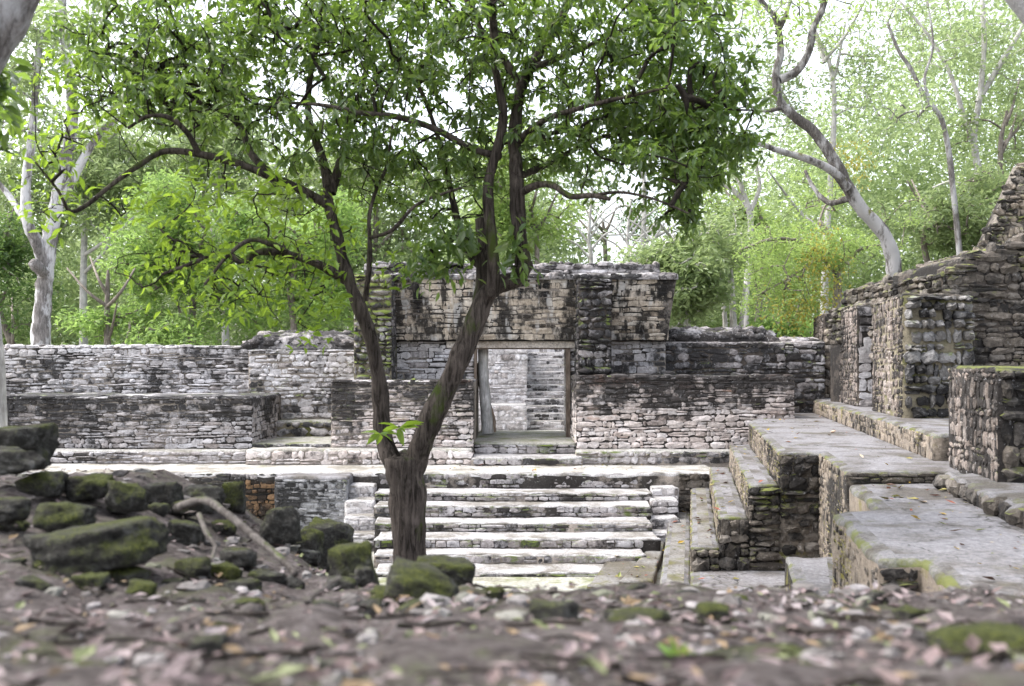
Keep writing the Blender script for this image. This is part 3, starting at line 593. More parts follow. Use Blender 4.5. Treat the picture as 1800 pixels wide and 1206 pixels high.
# lintel and timber frame
box('lintel', PX(785, 23.9), PX(1012, 23.9), 23.9, 26.4, PZ(611.5, 23.9), zl - .004, 'lintel', rt)
box('door_frame_head', PX(834, 24.05), PX(1002, 24.05), 23.94, 24.12, PZ(614, 24.0), PZ(611.8, 23.9), 'wood', rt)
box('door_post', PX(995, 24.0), PX(1002, 24.0), 23.93, 24.13, -1.76, PZ(614.2, 24), 'wood', rt)
box('door_post', PX(833.5, 24.0), PX(838, 24.0), 23.93, 24.1, -1.76, PZ(614.2, 24), 'wood', rt)
T.finish()
def pole(name, label, pts, rad, mat, cat='timber prop'):
    c = crom(pts, 5); r = np.interp(np.linspace(0, 1, len(c)), np.linspace(0, 1, len(rad)), rad); v, f = tubes([(c, r)], 10, .12)
    return tag(link(name, mesh_np(name, v, f, M[mat])), label, cat)
pole('log_post', 'upright grey weathered log standing inside the left of the doorway', [P(857, 760, 24.75), P(853, 700, 24.6), P(850, 660, 24.55), P(849, 615, 24.5)], [.15, .14, .13, .13], 'log')
pole('log_post', 'brown leaning log crossing behind the grey log in the doorway', [P(866, 760, 24.95), P(862, 730, 25.0), P(850, 690, 25.05), P(841, 640, 25.1)], [.1, .1, .09, .08], 'logb')

# ================================================================== REAR COURT SEEN THROUGH THE DOOR
C = Thing('rear_staircase', 'steep pale stone staircase seen through the gateway opening', 'staircase', (PX(960, 34), 34, -2.6))
n = 14
for i in range(n):
    y = 33.0 + i * .42; z0 = PZ(752, 33.0) + i * .232
    prism('step', rect(PX(922, 33), PX(1100, 33), y, 33.0 + n * .42 + .6), z0 + .232, z0 - .05, 'tread', C.root, None, 'court_lit', rough=.02, bev=.03, seed=i, step=.2)
    C.patch((PX(922, 33), y - .004, z0), UX, UZ, 2.4, .2, 'rear_l', ch=(.1, .12), cw=(.18, .45), prot=.02, seed=120 + i)
C.finish()
C = Thing('rear_court_wall', 'pale rough stepped stone wall seen through the gateway opening', 'wall', (PX(870, 33), 33, -2.6))
for (y, v0, v1, sd) in ((32.6, 757, 712, 1), (34.5, 712, 600, 2)):
    prism('core', rect(PX(780, y), PX(926, y), y, y + 4), PZ(v1, y), -2.6, 'tread', C.root, None, 'court_lit', rough=.03, seed=sd)
    C.patch((PX(780, y), y - .004, PZ(v0, y)), UX, UZ, PX(926, y) - PX(780, y), PZ(v1, y) - PZ(v0, y) - .03, 'court_lit', ch=(.1, .2), cw=(.18, .5), prot=.04, fam='rubble', seed=130 + sd)
C.finish()
prism('rear_court_floor', rect(-12, 12, 26.4, 44), PZ(757, 32.6), -3.5, 'plaza', None, 'structure')

# ================================================================== RIGHT-HAND TERRACES
YN, YF = 13.5, 20.6
TAXIS = Vector((AX, 1, 0)).normalized()
def face_left(T, off, yf, yn, zb, zt, mat, seed, **kw):
    a = Vector((*Q(off, yf), zb)); b = Vector((*Q(off, yn), zb)); T.patch(a, b - a, UZ, (b - a).length, zt - zb - .03, mat, seed=seed, **kw)
def face_near(T, o0, o1, y, zb, zt, mat, seed, **kw):
    a = Vector((*Q(o0, y), zb)); b = Vector((*Q(o1, y), zb)); T.patch(a, b - a, UZ, (b - a).length, zt - zb - .035, mat, seed=seed, **kw)
def block(T, nm, outl, zt, zb, seed, mat='terrace', side='terrside', **kw):
    k = dict(rough=.016, bev=.03, low=.03, step=.11, rim='rimmoss' if mat == 'terrace' else None, rim2='rimmoss2', border=.09 if mat == 'terrace' else 0); k.update(kw)
    prism(nm, [Q(*o) for o in outl], zt, zb, mat, T.root, None, side, seed=seed, **k)
T = Thing('stepped_terrace', 'broad stepped stone terrace of grey plastered treads climbing to the right', 'terrace', (*Q(.8, 16), -3.42))
zF, zE, zD, zA, zB = -1.196, -1.63, -2.075, -2.48, -2.97
block(T, 'platform', [(1.2, YN), (1.74, YN), (1.74, 11.07), (3.3, 11.07), (3.3, 25), (1.75, 25), (1.2, YF)], zF, -3.5, 1)
block(T, 'step', [(.78, YN + .01), (1.19, YN + .01), (1.19, YF - .4), (.78, YF - .4)], zE, -3.5, 2)
block(T, 'step', [(.38, YN + .02), (.775, YN + .02), (.775, YF - .45), (.38, YF - .45)], zD, -3.5, 3)
block(T, 'step', [(0, YN + .03), (.375, YN + .03), (.375, YF - .5), (0, YF - .5)], zA, -3.5, 4, mat='terracemoss', rim='rimmoss', border=.06)
block(T, 'step', [(-.43, 12.6), (-.01, 12.6), (-.01, YF - .5), (-.43, YF - .5)], zB, -3.5, 5, mat='terracemoss', rim='rimmoss', border=.06)
block(T, 'landing', [(-.005, 9.2), (1.75, 9.2), (1.75, YN + .2), (-.005, YN + .2)], -2.8, -3.5, 6)
prism('slab', [(1.12, 14.9), (1.6, 14.9), (2.98, 19.6), (2.34, 19.6)], -3.30, -3.5, 'terracemoss', T.root, None, 'terrside', seed=7)
prism('slab', [(1.61, 14.9), (2.1, 14.9), (3.05, 19.4), (2.99, 19.6)], -3.24, -3.5, 'terracemoss', T.root, None, 'terrside', seed=8)
for k, (o0, o1, zt) in enumerate(((1.2, 1.74, zF), (.78, 1.2, zE), (.38, .78, zD), (0, .38, zA))):
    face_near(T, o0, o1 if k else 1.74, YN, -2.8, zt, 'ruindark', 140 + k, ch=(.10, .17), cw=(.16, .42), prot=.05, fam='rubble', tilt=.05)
for k, (o, z0, z1) in enumerate(((1.2, zE, zF), (.78, zD, zE), (.38, zA, zD), (0, zB, zA))):
    face_left(T, o, YF - .5, YN + .05, z0, z1, 'terrside', 150 + k, ch=(.06, .1), cw=(.06, .16), prot=.012, fam='block', fill=.85)
face_left(T, 1.74, YN, 11.1, -2.8, zF, 'terrside', 156, ch=(.06, .11), cw=(.07, .16), prot=.014, fam='block', fill=.85)
T.finish()
T = Thing('plaster_platform', 'large grey plastered platform strewn with fallen leaves at the right, notched by a dark pit', 'platform', (*Q(2, 8), -2.8))
zG = -1.325
block(T, 'platform', [(1.28, 6.8), (1.56, 6.8), (1.56, 4.6), (5.5, 4.6), (5.5, 11.05), (1.75, 11.05), (1.70, 9.2), (1.28, 9.0)], zG, -3.5, 21, bev=.05, rough=.03, low=.04)
face_left(T, 1.28, 9.0, 6.85, -2.8, zG - .05, 'terrside', 160, ch=(.05, .1), cw=(.06, .14), prot=.014, fam='block', fill=.85)
face_near(T, 1.29, 1.55, 6.8, -2.8, zG - .04, 'ruindark', 161, ch=(.09, .14), cw=(.1, .25), prot=.03, fam='rubble')
face_near(T, 1.76, 3.0, 11.06, zG, zF + .02, 'ruindark', 162, ch=(.05, .08), cw=(.15, .4), prot=.02)
T.finish()
T = Thing('stone_slab', 'low pale stone slab on the landing beside the notched platform', 'slab', (*Q(1.2, 10), -2.8))
block(T, 'slab_block', [(.98, 8.6), (1.35, 8.6), (1.62, 11.0), (1.04, 11.0)], -2.12, -2.85, 22); T.finish()

# ================================================================== RUINED ROOMS AT THE RIGHT
T = Thing('room_ledge', 'knee-high mossy stone ledge running along the ruined doorway piers', 'ledge', (*Q(3.2, 19), zF))
zK = -.857
block(T, 'ledge', [(3.0, 12.3), (9, 12.3), (9, 27), (3.0, 25.2)], zK, -3.4, 31, bev=.05)
face_left(T, 3.0, 25, 12.35, zF, zK - .01, 'terrside', 170, ch=(.07, .12), cw=(.08, .2), prot=.014, fam='block', fill=.85); T.finish()
def pier(label, yf, yn, o0, o1, zt, seed, nearmat='ruin', fam='rubble', prot=.06, core='mortard', facemat='ruinface', near_ch=(.12, .2), near_cw=(.2, .45), fill=1):
    T = Thing('doorway_pier', label, 'pier', (*Q((o0 + o1) / 2, (yf + yn) / 2), zK), 'ruined doorway piers on the ledge')
    block(T, 'core', [(o0, yn), (o1, yn), (o1, yf), (o0, yf)], zt, zK - .05, seed, mat='ruindark', side=core, rough=.006, low=.06)
    face_left(T, o0, yf, yn, zK, zt, facemat, seed + 1, ch=(.05, .13), cw=(.05, .16), prot=.02, joint=.012, fam='rubble', tilt=.2, fill=.92)
    face_near(T, o0 + .02, o1, yn, zK, zt, nearmat, seed + 2, ch=near_ch, cw=near_cw, prot=prot, fam=fam, tilt=.08, fill=fill, joint=.02)
    return T
pier('far stone doorway pier beside the end of the rear wall', 27.2, 25.3, 3.35, 4.3, 1.3, 180).finish()
pier('middle stone doorway pier with smooth pinkish end blocks', 22.4, 20.07, 3.35, 4.3, 1.20, 190, nearmat='gate_low', fam='block', prot=.02, near_ch=(.2, .32), near_cw=(.4, .8)).finish()
T = pier('near stone doorway pier with broken rubble end of dark stones in mossy mortar', 18.3, 15.75, 3.35, 4.45, 1.12, 200, nearmat='rubble', fam='rubble', prot=.13, core='mossmortar', near_ch=(.09, .19), near_cw=(.12, .30), fill=.96)
T.finish()
# broken cross wall and mass behind
T = Thing('ruined_wall', 'tall ruined wall of dark stones with a stepped broken top at the right', 'wall', (PX(1740, 16.6), 16.6, zK))
yw = 16.6
def topz(x):
    u = x / yw * F + 900; return float(np.interp(u, [1560, 1600, 1640, 1680, 1700, 1740, 1800, 1900, 2000], [PZ(v, yw) for v in (505, 500, 488, 468, 450, 436, 418, 395, 380)]))
xa, xb = PX(1655, yw), PX(2000, yw); stepw = .42
xx = xa; kk = 0
while xx < xb:
    zt = topz(xx + .2); prism('core', rect(xx, xx + stepw + .01, yw, yw + 3.2), zt - .05, zK - .1, 'ruindark', T.root, None, 'mortard', seed=210 + kk, rough=.012, low=.08, bev=.06)
    xx += stepw; kk += 1
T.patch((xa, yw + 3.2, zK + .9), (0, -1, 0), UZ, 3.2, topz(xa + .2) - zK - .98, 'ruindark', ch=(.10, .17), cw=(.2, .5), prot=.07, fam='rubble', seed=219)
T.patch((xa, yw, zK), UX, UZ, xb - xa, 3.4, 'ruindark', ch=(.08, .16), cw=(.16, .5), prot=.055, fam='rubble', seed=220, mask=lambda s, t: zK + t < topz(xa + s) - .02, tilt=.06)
xx = xa
while xx < xb: coping(T, xx, xx + stepw, yw, topz(xx + .2) - .05, 'ruindark', int(xx * 50), .05, .16); xx += stepw
T.finish()
T = Thing('ruined_wall', 'rough mossy wall top stepping up behind the near pier under the leaning tree', 'wall', (PX(1600, 20), 20, zK))
yw2 = 20.5
pr = [(1528, 1560, 528), (1556, 1600, 492), (1598, 1650, 478), (1648, 1700, 466), (1698, 1790, 440)]
for k, (a, b, v) in enumerate(pr):
    a2, b2, z = PX(a, yw2), PX(b, yw2), PZ(v, yw2)
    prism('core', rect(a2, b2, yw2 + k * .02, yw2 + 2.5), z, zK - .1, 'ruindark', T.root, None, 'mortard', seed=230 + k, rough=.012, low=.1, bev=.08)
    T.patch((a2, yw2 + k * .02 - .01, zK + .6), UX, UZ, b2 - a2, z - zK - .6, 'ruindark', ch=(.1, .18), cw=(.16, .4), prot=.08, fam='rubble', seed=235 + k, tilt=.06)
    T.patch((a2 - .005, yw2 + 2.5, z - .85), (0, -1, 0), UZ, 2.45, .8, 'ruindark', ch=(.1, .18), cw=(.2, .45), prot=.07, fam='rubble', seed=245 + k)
    coping(T, a2, b2, yw2 + k * .02, z, 'ruindark', 250 + k, .03, .14)
T.finish()
T = Thing('stone_pier', 'squat broken pier with white-streaked face at the right edge', 'pier', (*Q(3.4, 10.5), -1.14))
block(T, 'core', [(3.0, 9.73), (4.6, 9.73), (4.6, 11.6), (3.0, 11.6)], -.02, -1.3, 240, mat='ruindark', side='streaky', rough=.015, low=.06)
face_left(T, 3.0, 11.6, 9.73, -1.16, -.02, 'ruinface', 241, ch=(.05, .16), cw=(.05, .15), prot=.015, fam='rubble', joint=.01, fill=.9, tilt=.2)
face_near(T, 3.02, 4.6, 9.73, -1.16, -.02, 'ruindark', 242, ch=(.12, .2), cw=(.2, .42), prot=.07, fam='rubble'); T.finish()
T = Thing('rubble_ledge', 'low rubble ledge topped with bright moss at the right edge', 'ledge', (*Q(3, 8.5), zG))
block(T, 'core', [(2.68, 6.2), (5.2, 6.2), (5.2, 11.0), (2.68, 10.7)], -1.14, -1.5, 250, mat='rimmoss2', side='mortard', rough=.06, low=.06, bev=.06)
face_left(T, 2.68, 10.7, 6.2, zG, -1.15, 'ruindark', 251, ch=(.14, .19), cw=(.14, .36), prot=.07, fam='rubble', tilt=.15); T.finish()
T = Thing('pyramid_slope', 'steep rough stone slope of a far pyramid behind the trees at the right edge', 'pyramid', (PX(1850, 32), 32, -2))
box('core', 12.0, 40, 32.1, 32.9, -3.4, 6.6, 'ruindark', T.root, None, (4.8, 0, .5, .5))
T.patch(Vector((11.65, 32.08, -3.4)), UX, Vector((0, .5, 10)), 8, 10, 'ruin', ch=(.14, .24), cw=(.16, .4), prot=.09, fam='rubble', seed=260, tilt=.2, mask=lambda s, t: s > .48 * t + .1 and s < 7 and t > 5)
T.finish(300)

# ================================================================== TREES
rng = np.random.default_rng(77)
def leaf_mesh(name, centers, size, mat, parent, droop=.5, aspect=.36, seed=0, detail=True, spread=1.0, dirs=None):
    """one mesh of folded leaves; centers (n,3) are stalk points"""
    r = np.random.default_rng(seed); n = len(centers)
    if dirs is None:
        d = r.normal(0, 1, (n, 3)); d[:, 2] = d[:, 2] * .55 - droop
    else: d = dirs + r.normal(0, .25, (n, 3))
    d /= np.linalg.norm(d, axis=1)[:, None] + 1e-9
    nu = r.normal(0, .55, (n, 3)); nu[:, 2] += .9; s = np.cross(d, nu); s /= np.linalg.norm(s, axis=1)[:, None] + 1e-9; u = np.cross(s, d)
    L = size * (.5 + .9 * r.beta(2, 2.2, n))[:, None]; Wd = L * aspect * r.uniform(.8, 1.2, (n, 1)); c = np.asarray(centers)
    fold = Wd * .22
    if detail:
        p = [c, c + d * L * .36 + s * Wd * .5 + u * fold, c + d * L * .36 - s * Wd * .5 + u * fold, c + d * L * .72 + s * Wd * .36 + u * (fold - L * .05), c + d * L * .72 - s * Wd * .36 + u * (fold - L * .05), c + d * L - u * L * .10, c + d * L * .5 - u * .0 * L]
        V = np.stack(p, 1).reshape(-1, 3); b = np.arange(n)[:, None] * 7
        t = np.concatenate([b + np.array([[0, 6, 1]]), b + np.array([[0, 2, 6]]), b + np.array([[1, 6, 3]]), b + np.array([[2, 4, 6]]), b + np.array([[3, 6, 5]]), b + np.array([[4, 5, 6]])])
        me = mesh_np(name, V, [t], M[mat], False)
    else:
        V = np.stack([c, c + d * L * .5 + s * Wd * .5 + u * fold, c + d * L, c + d * L * .5 - s * Wd * .5 + u * fold], 1).reshape(-1, 3); b = np.arange(n)[:, None] * 4
        me = mesh_np(name, V, [np.concatenate([b + np.array([[0, 1, 2]]), b + np.array([[0, 2, 3]])])], M[mat], False)
    return link(name, me, parent)
def limb(pts, Y):
    """pixel polyline (u,v[,dY]) -> world points"""
    return np.array([P(q[0], q[1], Y + (q[2] if len(q) > 2 else 0)) for q in pts])
def grow(skel, targets, seed, seg=.25, sag=.12, r_tip=.004, pw=.48, jit=.06):
    """connect every target to the nearest branch node with a curved twig; returns chains"""
    r = np.random.default_rng(seed); nodes = np.concatenate(skel); nodes = nodes.copy(); N0 = len(nodes)
    par = -np.ones(N0, int); tg = np.asarray(targets)
    d0 = np.array([np.min(np.sum((nodes - t) ** 2, 1)) for t in tg]); tg = tg[np.argsort(d0)]
    cap = N0 + len(tg) * 14; buf = np.zeros((cap, 3)); buf[:N0] = nodes; par = np.full(cap, -1); cnt = N0; chains = []
    for t in tg:
        d = np.sum((buf[:cnt] - t) ** 2, 1)
        # prefer nodes that lie below/inside the crown
        j = int(np.argmin(d)); dist = math.sqrt(d[j]); k = int(np.clip(dist / seg, 2, 12)); a = buf[j]
        mid = (a + t) / 2 + r.normal(0, .10, 3) * dist + np.array([0, 0, sag * dist])
        tt = np.linspace(0, 1, k + 1)[1:, None]; pts = (1 - tt) ** 2 * a + 2 * tt * (1 - tt) * mid + tt ** 2 * t
        pts[:-1] += r.normal(0, jit * seg, (k - 1 + (k > 0) * 0, 3)) if k > 1 else 0
        ids = np.arange(cnt, cnt + k); buf[ids] = pts; par[ids[0]] = j; par[ids[1:]] = ids[:-1]; cnt += k; chains.append((j, ids))
    w = np.zeros(cnt); 
    for (j, ids) in chains: w[ids[-1]] += 1
    for i in range(cnt - 1, N0 - 1, -1):
        if par[i] >= 0: w[par[i]] += w[i]
    out = []
    for (j, ids) in chains:
        pts = np.concatenate([buf[j:j + 1], buf[ids]]); rad = r_tip * np.maximum(w[ids], 1) ** pw; rad = np.concatenate([rad[:1], rad]); sp = crom(pts, 2); out.append((sp, np.interp(np.linspace(0, 1, len(sp)), np.linspace(0, 1, len(rad)), rad)))
    return out, tg
def ell(specs, Y, seed):
    """random points in pixel ellipses with depth: (u,v,ru,rv,dY,rY,n)"""
    r = np.random.default_rng(seed); o = []
    for (u, v, ru, rv, dy, ry, n) in specs:
        q = r.normal(0, 1, (n, 3)); q /= np.linalg.norm(q, axis=1)[:, None]; q *= r.random((n, 1)) ** .42
        y = Y + dy + q[:, 2] * ry; uu = u + q[:, 0] * ru; vv = v + q[:, 1] * rv
        s = Y + dy
        o.append(np.c_[(uu - 900) / F * s, y, (HV - vv) / F * s])
    o = np.concatenate(o)
    return o if Y < 15 else o[fbm(o + seed, 11.0 / Y, 2) > -.28]
def tree(name, label, Y, limbs, crowns, leafmat, barkmat, nleaf, lsize, crad, seed, cat='tree', zbase=None, seg=.5, r_tip=.008, twigmat=None, sides=9, droop=.4, aspect=.4, group=None, detail=False, extra=None, dirs_out=False):
    first = limb(limbs[0][0], Y); base = Vector(first[0])
    if zbase is not None and base.z > zbase: 
        first = np.concatenate([[[base.x, base.y, zbase]], first]); base = Vector(first[0])
    root = empty(name, base, label, cat, group); ch = []; sk = []
    for i, (pts, r0, r1) in enumerate(limbs):
        if name == 'forked_tree' and i > 4: r0, r1 = r0 * .78, r1 * .75
        w = first if i == 0 else limb(pts, Y); c = crom(w, 6)
        rr = np.linspace(0, 1, len(c)); rad = (r0 + (r1 - r0) * rr) * Y / F
        if i == 0: rad = rad * (1 + .35 * np.exp(-rr * len(c) / 4))
        ch.append((c, rad)); sk.append(c[len(c) // 2:] if i == 0 else c[len(c) // 4:])
    v, f = tubes(ch, sides, .14, seed); link('trunk', mesh_np('trunk', v, f, M[barkmat]), root)
    if crowns:
        tg = ell(crowns, Y, seed); tw, tg = grow(sk, tg, seed, seg, r_tip=r_tip)
        v, f = tubes(tw, 4, 0); link('branches', mesh_np('branches', v, f, M[twigmat or barkmat]), root, 'stuff')
        r = np.random.default_rng(seed + 1); c = np.repeat(tg, nleaf, 0); off = r.normal(0, 1, c.shape); off /= np.linalg.norm(off, axis=1)[:, None]; off *= r.random((len(c), 1)) ** .5 * crad; off[:, 2] *= .7
        leaf_mesh('crown', c + off, lsize, leafmat, root, droop, aspect, seed, detail, dirs=(off / crad * 1.1 + np.array([0, 0, -droop]) + r.normal(0, .6, off.shape)) if dirs_out else None)
    return root
# ---- the forked tree in front of the staircase
Y0 = 9.0
mt_limbs = [
    ([(724, 1075), (720, 1000), (718, 950), (717, 900), (716, 860), (713, 832), (712, 805)], 29, 33),
    ([(716, 860), (698, 826), (680, 790, .03), (671, 740, .05), (668, 690, .05), (659, 625), (645, 572), (624, 522), (606, 470), (592, 410), (578, 360), (572, 300, .1), (556, 250, .2), (542, 200, .2), (545, 140, .25), (560, 60, .2), (570, -40, .2)], 17.5, 4),
    ([(714, 855), (728, 822), (742, 780, -.05), (760, 730, -.08), (786, 680, -.1), (814, 615, -.1), (838, 560, -.1), (850, 530, -.1), (868, 505, -.12), (905, 492, -.15), (919, 468, -.15), (913, 420, -.15), (910, 370, -.1), (908, 310, -.1), (905, 250), (908, 200), (916, 160), (930, 125, .1), (962, 70, .2), (992, 20, .3), (1015, -40, .3)], 22, 7),
    ([(845, 545, -.05), (849, 500), (850, 460), (849, 420, .05), (846, 385, .05)], 16, 11),
    ([(866, 520, -.2), (867, 470, -.25), (864, 420, -.25), (858, 335, -.2), (866, 290, -.2), (880, 240, -.2), (884, 190, -.2), (872, 130, -.2), (868, 60, -.3), (864, -40, -.4)], 11, 6),
    ([(580, 362), (530, 335, -.2), (480, 312, -.3), (420, 288, -.4), (350, 271, -.5), (290, 266, -.5), (245, 290, -.6), (200, 322, -.7), (150, 362, -.8), (122, 370, -.8), (102, 335, -.9), (62, 285, -1.0)], 11, 2.2),
    ([(480, 312, -.3), (440, 268, -.1), (424, 225, 0), (384, 192, .1), (330, 176, .1), (280, 172, .2), (232, 190, .2)], 9, 3),
    ([(350, 271, -.5), (330, 235, -.6), (300, 208, -.7), (262, 204, -.8), (225, 225, -.8)], 7, 3),
    ([(583, 340, .05), (604, 262, .2), (622, 200, .4), (642, 130, .6), (652, 50, .7), (660, -30, .8)], 11, 5),
    ([(606, 492, .05), (562, 466, -.3), (512, 449, -.5), (455, 443, -.7), (425, 462, -.8), (392, 442, -.9), (340, 462, -1.0), (285, 482, -1.1)], 11, 3),
    ([(512, 449, -.5), (480, 430, -.8), (440, 422, -.9), (400, 450, -1.1), (360, 500, -1.2)], 7, 2.5),
    ([(642, 528), (649, 470, -.1), (650, 420, -.15), (649, 380, -.15), (661, 335, -.1), (680, 290, 0), (690, 220, .1)], 6.5, 3),
    ([(650, 418, -.15), (690, 404, -.3), (730, 362, -.4), (780, 340, -.5), (812, 330, -.5)], 5, 2.5),
    ([(848, 470), (828, 450, .1), (810, 408, .2), (795, 350, .25), (786, 300, .3), (768, 235, .35), (740, 160, .4), (700, 95, .5)], 11, 4),
    ([(880, 275, -.1), (832, 262, -.2), (762, 226, -.3), (700, 206, -.4), (640, 199, -.5), (560, 184, -.6), (480, 180, -.6)], 9, 3.5),
    ([(914, 340, -.1), (945, 325, -.3), (972, 326, -.4), (1002, 345, -.6), (1040, 344, -.7), (1072, 350, -.8)], 9, 4.5),
    ([(1040, 344, -.7), (1090, 338, -.8), (1150, 350, -.9), (1210, 375, -1.0)], 4, 2),
    ([(909, 312), (960, 290, .3), (1012, 262, .5), (1062, 240, .6), (1140, 235, .8), (1205, 240, .9)], 8, 3.5),
    ([(906, 255), (950, 215, -.3), (1020, 190, -.6), (1100, 170, -.8), (1190, 150, -1)], 8, 3),
    ([(918, 160), (890, 110, .1), (850, 60, .2), (820, 0, .3), (800, -50, .3)], 9, 5),
    ([(935, 120), (1000, 95, .4), (1080, 60, .6), (1160, 20, .8), (1220, -30, .8)], 8, 4),
]
mt_crown = [(430, 110, 270, 120, .2, 1.5, 170), (640, 80, 220, 120, .3, 1.6, 165), (820, 60, 200, 110, 0, 1.6, 150), (1010, 70, 220, 120, .2, 1.6, 170), (1170, 130, 160, 120, -.2, 1.3, 150),
            (1235, 230, 118, 110, -.1, 1.1, 170), (1040, 220, 160, 90, .1, 1.3, 120), (880, 230, 120, 110, .3, 1.2, 60), (700, 250, 170, 100, .3, 1.4, 100), (560, 230, 160, 90, .1, 1.3, 70), (330, 190, 170, 90, -.2, 1.2, 70),
            (200, 110, 90, 100, -.2, 1.0, 45), (1140, 310, 150, 50, -.3, 1.0, 60), (300, 60, 190, 90, .3, 1.3, 105), (760, -30, 520, 60, .3, 1.6, 140), (1180, 0, 170, 70, 0, 1.2, 90), (350, -5, 210, 60, .3, 1.3, 75), (620, 10, 160, 60, .2, 1.3, 45), (760, 320, 130, 80, .2, 1.1, 40), (1200, 360, 55, 55, -.4, .5, 18)]
mtree = tree('forked_tree', 'forked broad-leaved tree with mossy dark trunk standing before the staircase', Y0, mt_limbs, mt_crown, 'leaf', 'bark', 18, .09, .085, 7, zbase=-3.2, seg=.16, r_tip=.0034, twigmat='barktwig', sides=14, droop=.55, aspect=.38, detail=True, dirs_out=True)
sk = [crom(limb(l[0], Y0), 6) for l in mt_limbs[9:12]]
sk += [crom(limb(l[0], Y0), 6)[20:] for l in (mt_limbs[5], mt_limbs[1])]
lo = ell([(430, 490, 180, 70, -.7, .8, 62), (300, 400, 110, 90, -.8, .7, 34), (520, 400, 120, 70, -.3, .8, 30), (560, 520, 60, 50, -.3, .4, 14), (130, 200, 90, 110, -.7, .6, 32), (80, 330, 60, 70, -.9, .4, 12), (420, 340, 160, 60, -.3, .9, 36), (520, 575, 50, 20, -.6, .3, 5), (700, 480, 25, 30, -.1, .2, 5)], Y0, 21)
tw, tg = grow(sk, lo, 22, .14, sag=.05, r_tip=.0028, jit=.07); v, f = tubes(tw, 4); link('low_branches', mesh_np('low_branches', v, f, M['barktwig']), mtree, 'stuff')
bare = ell([(380, 470, 170, 90, -.7, .8, 70), (330, 200, 190, 110, -.2, .9, 80), (560, 150, 220, 120, 0, 1.0, 90), (850, 130, 260, 130, 0, 1.1, 90), (1100, 180, 200, 120, 0, 1.0, 70), (640, 300, 200, 100, .1, .9, 60), (250, 120, 160, 120, -.2, .8, 60), (900, 300, 160, 90, .1, .8, 40)], Y0, 23)
tw, _ = grow([crom(limb(l[0], Y0), 6)[10:] for l in mt_limbs[5:]], bare, 24, .14, sag=.08, r_tip=.0023, jit=.07); v, f = tubes(tw, 4); link('bare_twigs', mesh_np('bare_twigs', v, f, M['barktwig']), mtree, 'stuff')
r = np.random.default_rng(3); c = np.repeat(tg, 8, 0) + r.normal(0, .09, (len(tg) * 8, 3)); leaf_mesh('low_leaves', c, .10, 'leafbright', mtree, .5, .38, 9, True)  # low leaves use the brighter copy with backlight painted in
mid = ell([(790, 420, 60, 60, -.3, .3, 26), (760, 470, 45, 35, -.35, .25, 12), (905, 430, 20, 60, -.3, .2, 9)], Y0, 25); c = np.repeat(mid, 9, 0) + r.normal(0, .08, (len(mid) * 9, 3)); leaf_mesh('inner_leaves', c, .12, 'leaf', mtree, .8, .38, 10, True)
tw, _ = grow([crom(limb(mt_limbs[3][0], Y0), 6), crom(limb(mt_limbs[13][0], Y0), 6)[:20]], mid, 26, .14, r_tip=.003); v, f = tubes(tw, 4); link('inner_branches', mesh_np('inner_branches', v, f, M['barktwig']), mtree, 'stuff')
v, f = tubes([(crom([P(700, 800, 8.9), P(690, 780, 8.82), P(680, 768, 8.75)], 4), np.linspace(.02, .012, 9))], 6)
sp = link('sprout', mesh_np('sprout', v, f, M['barktwig']), mtree)
for k, (cu, cv) in enumerate(((668, 762), (702, 752))):
    cc = np.repeat([P(cu, cv, 8.7)], 8, 0); th = np.linspace(0, 6.2, 8); dd = np.c_[np.cos(th), np.sin(th) * .8, -.15 + .35 * np.cos(th * 2)]
    o = leaf_mesh('sprout_leaf', cc, .19, 'leafbright', mtree, 0, .30, 40 + k, True, dirs=dd)
# knob on the right fork
v, f = tubes([(np.array([P(912, 478, 8.82), P(924, 468, 8.8), P(932, 462, 8.8)]), np.array([.075, .07, .05]))], 10, .2); link('knot', mesh_np('knot', v, f, M['bark']), mtree)

# ---- background forest
GZ = -3.4
tree('forked_pale_tree', 'tall white-barked tree with a knot, forking behind the far left wall', 30,
     [([(72, 606), (74, 560), (78, 500), (84, 440), (95, 380), (106, 330), (118, 270), (128, 200), (120, 120), (110, 30), (105, -60)], 17, 7), ([(80, 470), (62, 420, -.3), (48, 390, -.5), (46, 320, -.6), (55, 250, -.6), (62, 170, -.6), (70, 60, -.5)], 11, 5), ([(100, 370), (130, 310), (155, 265), (180, 230), (230, 190)], 9, 4),
      ([(78, 480, -.3), (64, 468, -.6), (58, 460, -.7)], 11, 10), ([(46, 390, -.4), (20, 350), (-20, 300)], 7, 4)],
     [(60, 60, 120, 90, 0, 2.5, 70), (160, 60, 110, 90, 0, 2.5, 60), (30, 190, 80, 80, 0, 2, 26), (210, 150, 90, 60, 0, 2, 24)], 'bgB', 'barkwhite', 34, .24, .75, 31, zbase=GZ, seg=.7, r_tip=.012)
